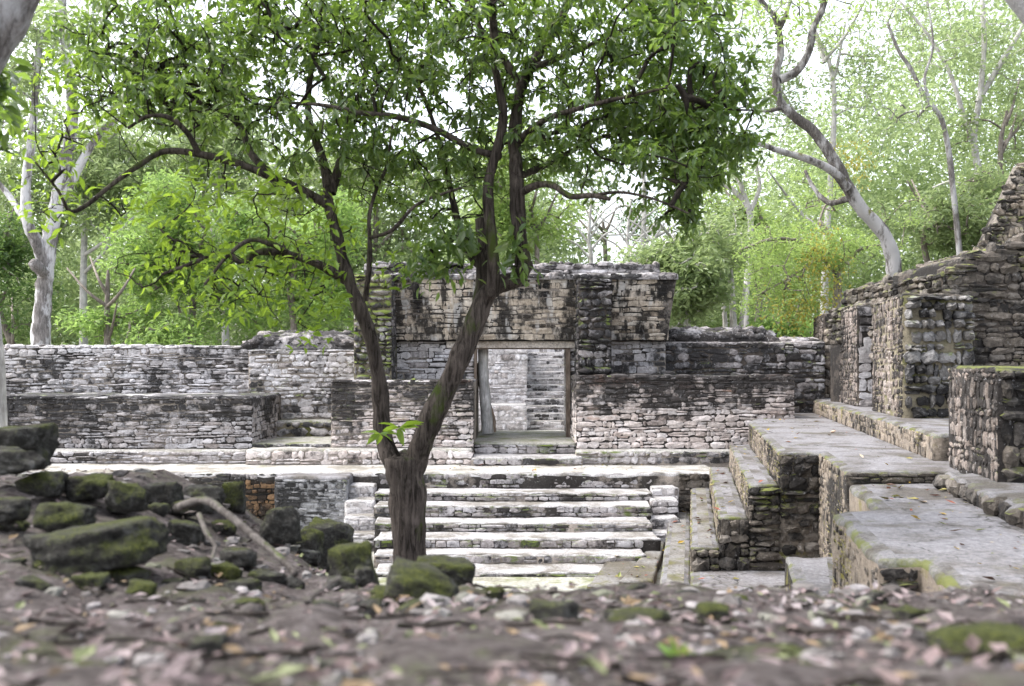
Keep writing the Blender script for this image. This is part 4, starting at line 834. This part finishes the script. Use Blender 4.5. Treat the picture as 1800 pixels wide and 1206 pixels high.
bgspec = [
    # label, u, Y, top v, base v, crown ellipses, leaf material, bark, leaf size, nleaf, group
    ('bright green bushy tree directly behind the long left wall', 190, 33, [(190, 520, 110, 90, 0, 2.2, 120)], 'bgA', 'barkbg', .22, 44),
    ('bright leafy tree behind the low left limbs of the forked tree', 330, 35, [(330, 470, 120, 130, 0, 2.5, 150)], 'bgA', 'barkbg', .22, 44),
    ('fresh green tree behind the rounded wall capping on the left', 520, 34, [(520, 490, 110, 110, 0, 2.2, 130)], 'bgA', 'barkbg', .22, 40),
    ('dark green tree at the left edge beside the white-barked tree', 20, 37, [(0, 470, 80, 140, 0, 2.2, 110)], 'bgC', 'barkbg', .24, 36),
    ('tall pale green tree filling the upper left behind the white-barked tree', 150, 46, [(120, 250, 190, 150, 0, 3, 130), (60, 400, 130, 90, 0, 3, 60)], 'bgB', 'barkpale', .30, 38),
    ('tall light green tree behind the left half of the forked crown', 400, 48, [(400, 300, 180, 170, 0, 3, 150)], 'bgB', 'barkpale', .30, 38),
    ('tall tree with mid green foliage behind the middle of the forked crown', 640, 44, [(640, 330, 170, 150, 0, 3, 140), (680, 450, 90, 60, 0, 2, 40)], 'bgD', 'barkbg', .28, 36),
    ('yellowish green tree just above the gateway roof left of the bare trees', 940, 46, [(930, 400, 100, 90, 0, 2.5, 90), (880, 300, 110, 90, 0, 2.5, 60)], 'bgE', 'barkbg', .26, 30),
    ('dark bluish tree far behind the bare white trees above the gateway', 1080, 62, [(1060, 420, 140, 60, 0, 3, 70)], 'bgC', 'barkbg', .32, 30),
    ('pale tree behind the bare white trees and the right crown edge', 1130, 58, [(1130, 330, 150, 90, 0, 3, 60)], 'bgB', 'barkpale', .32, 26),
    ('olive glossy-leaved tree rising just right of the gateway roof', 1215, 31, [(1185, 440, 75, 55, 0, 1.8, 45), (1245, 500, 60, 60, 0, 1.5, 42), (1190, 545, 50, 40, 0, 1.5, 28), (1270, 430, 50, 40, .5, 1.2, 22)], 'bgD', 'barkpale', .25, 26),
    ('tall airy tree behind the upper part of the leaning trunk', 1450, 50, [(1430, 120, 170, 150, 0, 3.5, 75), (1330, 230, 110, 120, 0, 3, 45)], 'bgB', 'barkpale', .28, 24),
    ('light green tree behind the lower curve of the leaning trunk', 1330, 44, [(1330, 400, 110, 100, 0, 2.5, 90)], 'bgE', 'barkbg', .26, 30),
    ('bluish green tree behind the ruined wall at the right', 1660, 38, [(1650, 400, 130, 85, 0, 2.5, 110)], 'bgD', 'barkbg', .25, 38),
    ('soft green tree rising beside the far pyramid slope at the right edge', 1770, 40, [(1770, 250, 90, 110, 0, 2.5, 85)], 'bgD', 'barkbg', .25, 34),
    ('low green shrub below the fern-leaved tree by the doorway piers', 1400, 30, [(1400, 575, 90, 40, 0, 1.2, 50)], 'bgA', 'barkbg', .2, 36),
]
for i, (lab, u, Y, cr, lm, bm, ls, nl) in enumerate(bgspec):
    v0 = HV - GZ * F / Y; c0 = cr[0]; rs = np.random.default_rng(i)
    tr = [(u, v0), (u + rs.normal(0, 6), (v0 * .55 + c0[1] * .45)), (u + rs.normal(0, 12), c0[1] + c0[3] * .3), (c0[0], c0[1] - c0[3] * .5)]
    limbs = [(tr, 7 * 32 / Y + 3, 2.5)]
    for k in range(5):
        a = rs.uniform(-1, 1); q = rs.uniform(.1, .8); e0, e1 = (tr[1], tr[2]) if k % 2 else (tr[2], tr[3]); st = (e0[0] + (e1[0] - e0[0]) * q, e0[1] + (e1[1] - e0[1]) * q)
        limbs.append(([st, (st[0] + a * c0[2] * .35, st[1] - c0[3] * .3, rs.normal(0, .5)), (st[0] + a * c0[2] * .7, st[1] - c0[3] * .75, rs.normal(0, 1))], 3.6, 1.4))
    cr2 = []
    for c in cr:
        for k in range(6):
            cr2.append((c[0] + rs.normal(0, .5) * c[2], c[1] + rs.normal(0, .48) * c[3], c[2] * rs.uniform(.35, .75), c[3] * rs.uniform(.3, .65), c[4] + rs.normal(0, .6), c[5] * .7, int(c[6] * .42)))
    cr = cr2
    tree('forest_tree' if 'shrub' not in lab else 'shrub', lab, Y, limbs, cr, lm, bm, nl, ls, .66 * Y / 36, 100 + i, cat='tree' if 'shrub' not in lab else 'shrub', seg=.7, r_tip=.012, droop=.35)
# leaning curved tree
tree('leaning_tree', 'tall curved leaning tree with pale bark rising behind the ruined piers', 24,
     [([(1573, 540), (1572, 490), (1566, 440), (1545, 400), (1512, 365), (1486, 320), (1462, 275), (1430, 232), (1390, 200), (1370, 175), (1364, 130), (1372, 95), (1366, 40), (1345, 10), (1320, -20)], 15, 4),
      ([(1370, 140), (1400, 125), (1420, 95), (1430, 50), (1446, 15), (1455, -30)], 8, 5), ([(1366, 60), (1382, 25), (1395, -20)], 5, 3),
      ([(1490, 330, -.2), (1462, 300, -.4), (1420, 280, -.5), (1370, 265, -.6), (1330, 250, -.7)], 9, 4), ([(1500, 345, 0), (1468, 356, .2), (1450, 352, .4), (1430, 330, .6), (1415, 300, .8)], 6, 3), ([(1375, 190), (1340, 195, -.3), (1310, 180, -.5)], 4, 2)],
     [(1330, 40, 90, 60, 0, 1.5, 14), (1440, 10, 90, 60, 0, 1.5, 16)], 'bgE', 'barkmottle', 24, .17, .5, 41, zbase=-1, seg=.5, r_tip=.008)
# fern-leaved tree with golden vine
ft = tree('fern_leaved_tree', 'low spreading feathery yellow-green tree with golden vines beside the leaning trunk', 28,
          [([(1470, 560), (1472, 520), (1470, 470), (1460, 420), (1440, 390)], 9, 5), ([(1470, 480), (1420, 430, -.5), (1360, 420, -.9), (1300, 440, -1.2)], 4, 2), ([(1470, 480), (1510, 440, -.5), (1550, 430, -.8)], 4, 2), ([(1460, 430), (1400, 480, -1.0), (1330, 520, -1.3)], 3, 1.5)],
          [(1400, 440, 140, 50, -.6, 1.5, 90), (1370, 510, 90, 50, -.9, 1.2, 70), (1480, 450, 90, 50, -.3, 1.2, 55), (1500, 330, 110, 55, 1.0, 1.5, 60), (1560, 400, 80, 50, .8, 1.2, 45)], 'bgE', 'barkbg', 60, .13, .42, 43, zbase=-2.5, seg=.5, r_tip=.008, aspect=.28, droop=.2)
gv = ell([(1440, 470, 40, 70, -1.6, .5, 30), (1400, 540, 60, 30, -1.8, .4, 18), (1490, 290, 60, 40, .4, .6, 12)], 28, 8); rr = np.random.default_rng(4); leaf_mesh('vines', np.repeat(gv, 22, 0) + rr.normal(0, .22, (len(gv) * 22, 3)), .10, 'bgF', ft, .9, .5, 3)
# bare white trees above the gateway and other lone trunks
rs = np.random.default_rng(12)
for k, (u, Y, top, lab) in enumerate(((1037, 50, 330, 'slim bare white tree straight above the gateway roof'), (1105, 52, 350, 'bare white tree with tangled branches behind the gateway roof'), (1150, 49, 380, 'small bare white tree at the right end of the gateway roof'))):
    v0 = HV - GZ * F / Y
    tree('bare_tree', lab, Y, [([(u, v0), (u + 2, 470), (u - 2, 420), (u + 4, top)], 4.5, 2.2)] + [([(u, 455 - 12 * j), (u + s * 22, 430 - 14 * j), (u + s * 48, 415 - 16 * j), (u + s * 66, 385 - 14 * j)], 2.2, .8) for j, s in enumerate((-1, 1, -1, 1, 1))], [(u, 400, 70, 50, 0, 1.5, 45)], 'bgB', 'barkpale', 1, .2, .4, 60 + k, seg=.5, r_tip=.012)
for k, (Y, lm, cr, lab, mt_, nl) in enumerate((
    (40, [([(1712, 520), (1716, 440), (1714, 360), (1718, 300), (1712, 240), (1722, 170), (1730, 80), (1725, -30)], 8, 4), ([(1714, 260), (1690, 190), (1670, 130), (1630, 60), (1580, 0)], 5, 2), ([(1718, 180), (1760, 110), (1790, 60), (1810, 20)], 5, 3), ([(1705, 330), (1670, 320), (1640, 330)], 4, 2)], [(1680, 60, 130, 90, 0, 2.5, 55), (1780, 100, 80, 90, 0, 2, 36), (1650, 180, 70, 60, 0, 2, 22)], 'tall many-limbed pale tree against white sky at the upper right', 'barkpale', 22),
    (36, [([(1690, 520), (1680, 380), (1660, 225), (1625, 170), (1600, 120), (1580, 90), (1560, 40)], 6, 2.5), ([(1640, 190), (1625, 140), (1640, 80), (1630, 0)], 3, 1.5)], [(1580, 180, 100, 110, 0, 2, 50), (1560, 60, 90, 80, 0, 2, 30)], 'thin dark-limbed tree with sparse leaves left of the many-limbed pale tree', 'barkgrey', 22),
    (38, [([(1310, 560), (1316, 460), (1318, 375), (1290, 335), (1262, 320), (1240, 310)], 6, 4), ([(1318, 372), (1300, 320), (1282, 290), (1275, 240)], 5, 3), ([(1320, 370), (1335, 330), (1330, 290)], 4, 2.5)], [(1290, 290, 80, 60, 0, 2, 40)], 'branching pale tree seen between the crown edge and the leaning trunk', 'barkpale', 26),
    (33, [([(1292, 700), (1290, 600), (1288, 540), (1284, 480), (1280, 420)], 8, 4), ([(1300, 640), (1304, 560), (1310, 500)], 5, 3), ([(1275, 640), (1274, 560), (1268, 500), (1262, 450)], 5, 3)], [(1275, 420, 60, 50, 0, 1.5, 40)], 'cluster-stemmed pale tree behind the right wall capping', 'barkpale', 30))):
    tree('forest_tree', lab, Y, lm, cr, 'bgB' if k != 3 else 'bgD', mt_, nl, .25, .7, 70 + k, zbase=GZ, seg=.6, r_tip=.01)
# near trunks cut by the frame
tree('near_tree', 'thick pale trunk leaning across the top left corner', 5.5, [([(-330, 620), (-200, 420), (-100, 230), (-30, 90), (25, -10), (90, -130)], 50, 38)], [(-40, 170, 45, 120, .2, .4, 22)], 'leaf', 'barkgrey', 14, .14, .16, 90, zbase=-1.2, seg=.2, r_tip=.004, sides=14, detail=True, droop=.7)
tree('near_tree', 'rough pale limb cutting the top right corner', 7, [([(2150, 900), (2080, 500), (1960, 200), (1850, 60), (1790, -10), (1740, -80)], 32, 22)], [], 'leaf', 'barkgrey', 1, .1, .1, 91, zbase=-2.5)
tree('near_tree', 'slim brownish trunk at the left edge in front of the dark platform', 12, [([(-4, 900), (-2, 740), (-3, 660), (-12, 560), (-40, 400), (-60, 100)], 14, 11)], [], 'leaf', 'barkpale', 1, .1, .1, 92, zbase=-3)
# distant forest mass
r = np.random.default_rng(15)
n = 9500; xx = r.uniform(-48, 52, n); yy = r.uniform(56, 80, n); hh = 15 + 3.5 * np.sin(xx * .23) + 2.4 * np.sin(xx * .61 + 2); hh = hh * 1.0 * (1 - .55 * sstep(1, 6, xx) * (1 - sstep(9, 16, xx))) * (1 + .6 * sstep(14, 24, xx)); zz = GZ + r.random(n) ** 1.15 * hh * 1.05 + .2
cc = np.repeat(np.c_[xx, yy, zz], 40, 0) + r.normal(0, .8, (n * 40, 3))
o = leaf_mesh('distant_forest', cc, .40, 'bgB', None, .3, .45, 16); o['kind'] = 'stuff'; tag(o, 'mass of pale green distant forest behind all the trees', 'forest')
n = 900; xx = r.uniform(-24, 22, n); yy = r.uniform(38, 50, n); zz = GZ + r.random(n) * (3.3 + .9 * np.sin(xx * .7)); cc = np.repeat(np.c_[xx, yy, zz], 40, 0) + r.normal(0, .6, (n * 40, 3))
o = leaf_mesh('undergrowth', cc, .3, 'bgC', None, .3, .45, 17); o['kind'] = 'stuff'; tag(o, 'dark green undergrowth between the forest trunks', 'undergrowth')

# ================================================================== FOREGROUND RUBBLE
g = G('mossy_boulder'); p = g.pos(); n1 = g.noise(p, 4, 6, .65); n2 = g.noise(p, 26, 6, .7); n3 = g.noise(p, 110, 4, .6)
c = g.ramp(n2, [(.3, (.012, .011, .010)), (.52, (.042, .040, .035)), (.72, (.13, .126, .12))])
c = g.mix(g.ramp(g.noise(p, 9, 5, .7), [(.57, 0.0), (.70, .6)]), c, (.17, .168, .16))
mm = g.math('ADD', g.math('ADD', g.math('MULTIPLY', n1, .9), g.math('MULTIPLY', n2, .35)), g.math('MULTIPLY', g.up(), .12)); mm = g.math('ADD', mm, g.math('MULTIPLY', g.math('SUBTRACT', g.n('ShaderNodeObjectInfo').outputs['Random'], .5), .13))
c = g.mix(g.ramp(mm, [(.655, 0.0), (.80, .9)]), c, g.ramp(n3, [(.3, (.018, .024, .005)), (.55, (.055, .064, .012)), (.75, (.14, .155, .026))]))
M['boulder'] = g.finish(c, .95, g.bump(g.math('ADD', n2, g.math('MULTIPLY', n3, .5)), 1.0, .03), .2)
def ico(sub=3):
    import bmesh
    bm = bmesh.new(); bmesh.ops.create_icosphere(bm, subdivisions=sub, radius=1); v = np.array([x.co[:] for x in bm.verts]); f = np.array([[y.index for y in x.verts] for x in bm.faces]); bm.free(); return v, f
IV, IF_ = ico(4); IV2, IF2 = ico(2)
def boulder(u0, u1, v0, v1, label, boxy=.5, rot=0.0, seed=0, Y=None, depth=.8, group=None):
    uc = (u0 + u1) / 2; Yb, vb = (Y, v1) if Y else gpt(uc, v1); v1 = max(v1, vb + 4); w = (u1 - u0) / F * Yb * .93; h = (v1 - v0) / F * Yb
    qr = np.random.default_rng(seed * 17 + 3); v = IV.copy(); npl = 13
    pn = qr.normal(0, 1, (npl, 3)); pn /= np.linalg.norm(pn, axis=1)[:, None]; pn = np.concatenate([pn, np.eye(3), -np.eye(3)]); pd = np.concatenate([qr.uniform(.62, .95, npl), np.full(6, .80 - .12 * boxy)])
    dt = v @ pn.T; v = v * np.min(np.where(dt > .05, pd / np.maximum(dt, .05), 9), 1)[:, None]
    v = v * (1 + .10 * fbm(v + seed * 3.7, 1.6, 3)[:, None] + .07 * fbm(v + seed, 5, 3)[:, None])
    v /= np.abs(v).max(0); v *= np.array([w / 2, w / 2 * depth, h / 2 * .92])
    ca, sa = math.cos(rot), math.sin(rot); x = v[:, 0] * ca - v[:, 2] * sa; z = v[:, 0] * sa + v[:, 2] * ca; v[:, 0] = x; v[:, 2] = z
    c = P(uc, (v0 + v1) / 2 + (v1 - v0) * .10, Yb + .02); me = mesh_np('boulder', v, [IF_], M['boulder'])
    o = link('boulder', me); o.location = c; return tag(o, label, 'boulder', group)
BL = [
    (-70, 88, 735, 822, 'large square mossy boulder at the left edge, topmost of the rubble', 1.0, .05, 5.0), (-30, 82, 782, 828, 'rounded dark boulder just below the square mossy boulder', .3, -.1, 4.6),
    (30, 118, 820, 866, 'low mossy boulder below the two boulders at the left edge', .5, 0, 4.7), (112, 202, 826, 872, 'dark lumpy boulder in the middle of the upper rubble row', .4, .1, 4.8),
    (185, 262, 838, 892, 'pointed dark mossy boulder above the long mossy slab', .5, -.15, 4.6), (250, 322, 840, 886, 'pale mossy boulder in the upper rubble row left of the flat block', .6, .05, None),
    (318, 400, 846, 892, 'flat-topped block lying left of the upright stone', 1.0, 0, None), (392, 432, 836, 898, 'upright dark block ending the upper rubble row', 1.1, .08, None),
    (48, 166, 874, 924, 'rounded boulder with moss cap above the left end of the long slab', .4, 0, 3.9), (46, 310, 906, 990, 'long tilted mossy slab, largest of the foreground stones', .7, .14, 3.6),
    (-40, 56, 868, 910, 'flat mossy stone at the left edge below the rubble row', .6, 0, 4.0), (452, 528, 880, 952, 'rounded upright boulder right of the pale root', .5, .1, None),
    (522, 618, 892, 950, 'slanting dark slab behind the rubble right of the pale root', .8, -.3, None), (508, 574, 918, 988, 'mossy boulder leaning under the slanting slab', .4, -.2, None),
    (570, 668, 943, 998, 'rough low boulder beside the foot of the forked tree', .6, .1, None), (302, 378, 974, 1018, 'mossy boulder right below the pale root', .4, 0, None),
    (362, 432, 984, 1022, 'grey boulder touching the mossy boulder below the root', .4, -.1, None), (184, 268, 986, 1028, 'grey rounded stone below the long mossy slab', .4, 0, None),
    (392, 462, 1012, 1046, 'pale angular stone at the bottom of the rubble slope', .6, .1, None), (384, 456, 958, 998, 'mossy low stone under the bend of the pale root', .5, 0, None),
    (58, 116, 978, 1010, 'flat grey stone below the left end of the long slab', .7, 0, None), (672, 818, 986, 1058, 'big green boulder in front of the forked trunk', .5, -.2, None),
    (716, 840, 972, 1030, 'dark flat slab behind the big green boulder', .9, -.12, 4.6), (644, 772, 1024, 1054, 'flat mossy stone in front of the big green boulder', .6, 0, None),
    (922, 1026, 1048, 1102, 'lone rounded boulder on the crest below the staircase', .35, 0, None), (1054, 1186, 1062, 1104, 'low flat boulder right of the lone rounded boulder', .6, 0, None),
    (700, 960, 1128, 1240, 'large blurred boulder at the bottom middle', .4, 0, 1.8), (1210, 1520, 1122, 1245, 'large blurred boulder with green moss stripe at the bottom right', .5, 0, 1.8),
    (1630, 1850, 1092, 1160, 'long dark stone at the right edge of the foreground', .6, .05, None), (332, 402, 1104, 1170, 'blurred upright stone in the lower left foreground', .4, 0, None),
    (104, 196, 1158, 1206, 'blurred low stone in the bottom left corner', .5, 0, 1.7), (1010, 1062, 1030, 1052, 'small dark boulder on the crest before the terrace slabs', .5, 0, None), (1180, 1236, 1034, 1056, 'small mossy boulder on the crest below the terrace landing', .5, 0, None),
    (540, 600, 1052, 1080, 'small grey stone on the path below the tree', .5, 0, None), (610, 660, 1000, 1030, 'pale stone between tree foot and slope', .5, 0, None), (820, 880, 1062, 1092, 'angular stone left of the lone rounded boulder', .7, 0, None)]
for i, (u0, u1, v0, v1, lab, bx, ro, Y) in enumerate(BL): boulder(u0, u1, v0, v1, lab, bx, ro, i + 1, Y)
br = np.random.default_rng(31)
LOOSE = [(140, 880, 'wedged between the left boulders of the upper rubble row'), (215, 900, 'under the pointed dark boulder'), (330, 905, 'beside the upper end of the pale root'), (20, 930, 'under the flat mossy stone at the left edge'), (20, 1000, 'at the left edge below the long slab'), (130, 1000, 'in front of the left half of the long slab'),
    (160, 1040, 'below the flat grey stone on the left path'), (250, 1050, 'below the grey rounded stone'), (300, 1035, 'left of the pale angular stone'), (60, 1045, 'alone on the soil in the left foreground'), (430, 1000, 'under the middle of the pale root'), (470, 1030, 'right of the pale angular stone'), (520, 1035, 'below the lower end of the pale root'),
    (345, 1065, 'above the blurred upright stone'), (440, 1075, 'on open soil right of the blurred upright stone'), (600, 1045, 'in front of the low boulder by the tree foot'), (650, 1080, 'below the flat mossy stone on the path'), (720, 1085, 'below the big green boulder'), (540, 990, 'under the leaning mossy boulder'), (280, 905, 'above the right end of the long slab'), (395, 935, 'inside the bend of the pale root'),
    (90, 930, 'between the moss-capped boulder and the long slab'), (330, 950, 'at the right end of the long slab'), (640, 1010, 'between tree foot and big green boulder'), (870, 1050, 'on the crest right of the big green boulder'), (1000, 1080, 'in front of the lone rounded boulder'), (1300, 1062, 'on the crest below the terrace landing'), (1420, 1072, 'on the crest below the low pale slab'),
    (1540, 1060, 'on the crest below the dark pit'), (1250, 1095, 'on the soil below the small mossy boulder'), (1600, 1090, 'left of the long dark stone'), (1120, 1050, 'behind the low flat boulder')]
for i, (u, v, where) in enumerate(LOOSE):
    w = br.uniform(34, 74); boulder(u - w / 2, u + w / 2, v - w * br.uniform(.42, .62), v, 'small loose stone ' + where, br.uniform(.3, .9), br.normal(0, .15), 60 + i, None, .9, 'small loose stones of the foreground')
# exposed root
M['root'] = bark_mat('root_bark', (.05, .043, .038), (.145, .13, .12), moss=.25)
def root_thing(name, label, pts, r0, r1, cat='root'):
    c = crom(pts, 7); rad = np.linspace(r0, r1, len(c)); v, f = tubes([(c, rad)], 10, .25, 4); return tag(link(name, mesh_np(name, v, f, M['root'])), label, cat)
root_thing('exposed_root', 'thick pale exposed root curving down through the foreground rubble', [P(312, 893, 4.4), P(330, 886, 4.3), P(362, 880, 4.2), P(398, 903, 4.05), P(440, 938, 3.95), P(480, 970, 3.85), P(505, 992, 3.75), P(520, 1010, 3.7)], .018, .011)
root_thing('exposed_root', 'thin branching rootlet under the thick pale root', [P(350, 905, 4.2), P(362, 935, 4.0), P(378, 960, 3.9), P(372, 985, 3.8)], .012, .006)
root_thing('twig', 'dark broken twig sticking up from the path', [P(540, 1060, 2.55), P(560, 1040, 2.6), P(598, 1015, 2.65)], .008, .005, 'twig')
# loose stones, litter
r = np.random.default_rng(9)
def scatter(n, xa=-3.2, xb=3.4, ya=1.0, yb_=6.6):
    y = ya + (yb_ - ya) * r.random(n) ** 1.3; x = (r.uniform(-1, 1, n) * .62 + .0) * y; return x, y
n = 1100; x, y = scatter(n); z = ground_h(x, y); s = .008 + .03 * r.random(n) ** 3; s *= np.clip(y / 3, .6, 1.2)
vs = []; k = len(IV2)
for i in range(n):
    q = np.sign(IV2) * np.abs(IV2) ** .8 * (1 + .42 * fbm(IV2 + i, 1.5, 3)[:, None]) * np.array([s[i] * r.uniform(.8, 1.5), s[i] * r.uniform(.8, 1.5), s[i] * r.uniform(.5, .9)]); vs.append(q + np.array([x[i], y[i], z[i] + s[i] * .2]))
g = G('pebble'); c = g.ramp(g.n('ShaderNodeNewGeometry').outputs['Random Per Island'], [(0, (.05, .043, .04)), (.4, (.12, .11, .105)), (.75, (.22, .205, .205)), (1, (.08, .09, .045))]); c = g.mix(1, c, g.ramp(g.noise(g.pos(), 40, 5, .7), [(.3, .6), (.7, 1.3)]), 'MULTIPLY')
M['pebble'] = g.finish(c, .9)
o = link('pebbles', mesh_np('pebbles', np.concatenate(vs), [np.concatenate([IF2 + i * k for i in range(n)])], M['pebble'], False), None, 'stuff'); tag(o, 'loose grey pebbles and stone chips on the foreground soil', 'pebbles')
def litter_mat(name, cols):
    g = G(name); c = g.ramp(g.n('ShaderNodeNewGeometry').outputs['Random Per Island'], [(i / (len(cols) - 1), q) for i, q in enumerate(cols)], 'CONSTANT'); return g.finish(c, .6, None, .3)
M['litter'] = litter_mat('leaf_litter', ((.12, .085, .08), (.16, .122, .12), (.06, .04, .037), (.19, .163, .165), (.15, .11, .108), (.16, .11, .06), (.09, .064, .062), (.12, .135, .06), (.05, .035, .03), (.16, .125, .125), (.04, .028, .025), (.22, .15, .05)))
M['litter2'] = litter_mat('bright_leaf_litter', ((.30, .20, .03), (.16, .07, .04), (.26, .23, .08), (.15, .17, .05), (.24, .08, .05), (.10, .055, .04), (.30, .25, .18), (.07, .045, .035)))
def litter(name, x, y, z, size, mat, label, lift=.01, flat=.16):
    n = len(x); th = r.uniform(0, 6.28, n); d = np.c_[np.cos(th), np.sin(th), r.normal(0, flat, n)]; c = np.c_[x, y, z + lift]
    d /= np.linalg.norm(d, axis=1)[:, None]; nu = np.c_[r.normal(0, .3, n), r.normal(0, .3, n), np.ones(n)]; s = np.cross(d, nu); s /= np.linalg.norm(s, axis=1)[:, None]; u = np.cross(s, d)
    L = size * (.35 + 1.5 * r.random((n, 1)) ** 2.5); W = L * r.uniform(.3, .6, (n, 1))
    V = np.stack([c, c + d * L * .4 + s * W * .5 + u * W * .25, c + d * L * .4 - s * W * .5 + u * W * .25, c + d * L * .45, c + d * L + u * L * .12], 1).reshape(-1, 3); b = np.arange(n)[:, None] * 5
    t = np.concatenate([b + np.array([[0, 3, 1]]), b + np.array([[0, 2, 3]]), b + np.array([[1, 3, 4]]), b + np.array([[2, 4, 3]])])
    o = link(name, mesh_np(name, V, [t], M[mat], False), None, 'stuff'); return tag(o, label, 'leaves')
x, y = scatter(5000); litter('fallen_leaves', x, y, ground_h(x, y) + .010, .037, 'litter', 'brown and purplish fallen leaves covering the foreground soil')
tx, ty = scatter(140); tch = []
for a_, b_ in zip(tx, ty):
    th = r.uniform(0, 6.28); L_ = r.uniform(.05, .22); q = np.array([[a_ + math.cos(th) * L_ * t + r.normal(0, .006), b_ + math.sin(th) * L_ * t + r.normal(0, .006), 0] for t in (-.5, -.15, .2, .5)]); q[:, 2] = ground_h(q[:, 0], q[:, 1]) + .018 + np.abs(r.normal(0, .008, 4)); tch.append((q, np.array([.005, .0045, .004, .002]) * r.uniform(.5, 1.2)))
v, f = tubes(tch, 5); o = link('fallen_twigs', mesh_np('fallen_twigs', v, f, M['barktwig']), None, 'stuff'); tag(o, 'thin dark twigs lying among the foreground leaves', 'twigs')
xs_, ys_, zs_ = [], [], []
for (o0, o1, y0, y1, z, n) in ((1.3, 3.0, 11.2, 24, zF, 60), (1.8, 2.65, 6, 11, zG, 80), (2.6, 4.2, 4.8, 6.2, zG, 20), (.8, 1.18, 13.6, 20, zE, 14), (.4, .76, 13.6, 20, zD, 14), (.03, .36, 13.6, 20, zA, 22), (-.4, -.05, 12.8, 20, zB, 26), (.05, 1.2, 9.5, 13.4, -2.8, 20)):
    yy = r.uniform(y0, y1, n); xs_.append(AX * yy + r.uniform(o0, o1, n)); ys_.append(yy); zs_.append(np.full(n, z))
yy = r.uniform(15, 19.5, 70); xs_.append(1.3 + (yy - 14.9) * .27 + r.uniform(0, .9, 70)); ys_.append(yy); zs_.append(np.full(70, -3.24))
xs_.append(r.uniform(-3, 3, 60)); ys_.append(r.uniform(20.1, 21.4, 60)); zs_.append(np.full(60, ZP))
litter('terrace_leaves', np.concatenate(xs_), np.concatenate(ys_), np.concatenate(zs_), .09, 'litter2', 'scattered yellow, red and brown leaves on the terraces', .012, .15)
# small green seedlings in the foreground
M['seedling'] = leaf_mat('seedling_leaf', ((.10, .20, .03), (.14, .26, .04), (.09, .17, .02)), (.30, .42, .06), .4)
for (u, v, lab) in ((475, 940, 'small green seedling beside the pale root'), (1205, 1165, 'small green grass tuft in the blurred right foreground')):
    Y = gpt(u, v)[0]; n = 22; th = r.uniform(0, 6.28, n); dd = np.c_[np.cos(th) * .6, np.sin(th) * .6, r.uniform(.3, 1.1, n)]; c = np.array([PX(u, Y), Y, float(ground_h(PX(u, Y), Y))]) + r.normal(0, .015, (n, 3)) * np.array([1, 1, .3])
    o = leaf_mesh('seedling', c, .034, 'seedling', None, 0, .3, int(u), True, dirs=dd); tag(o, lab, 'plant')
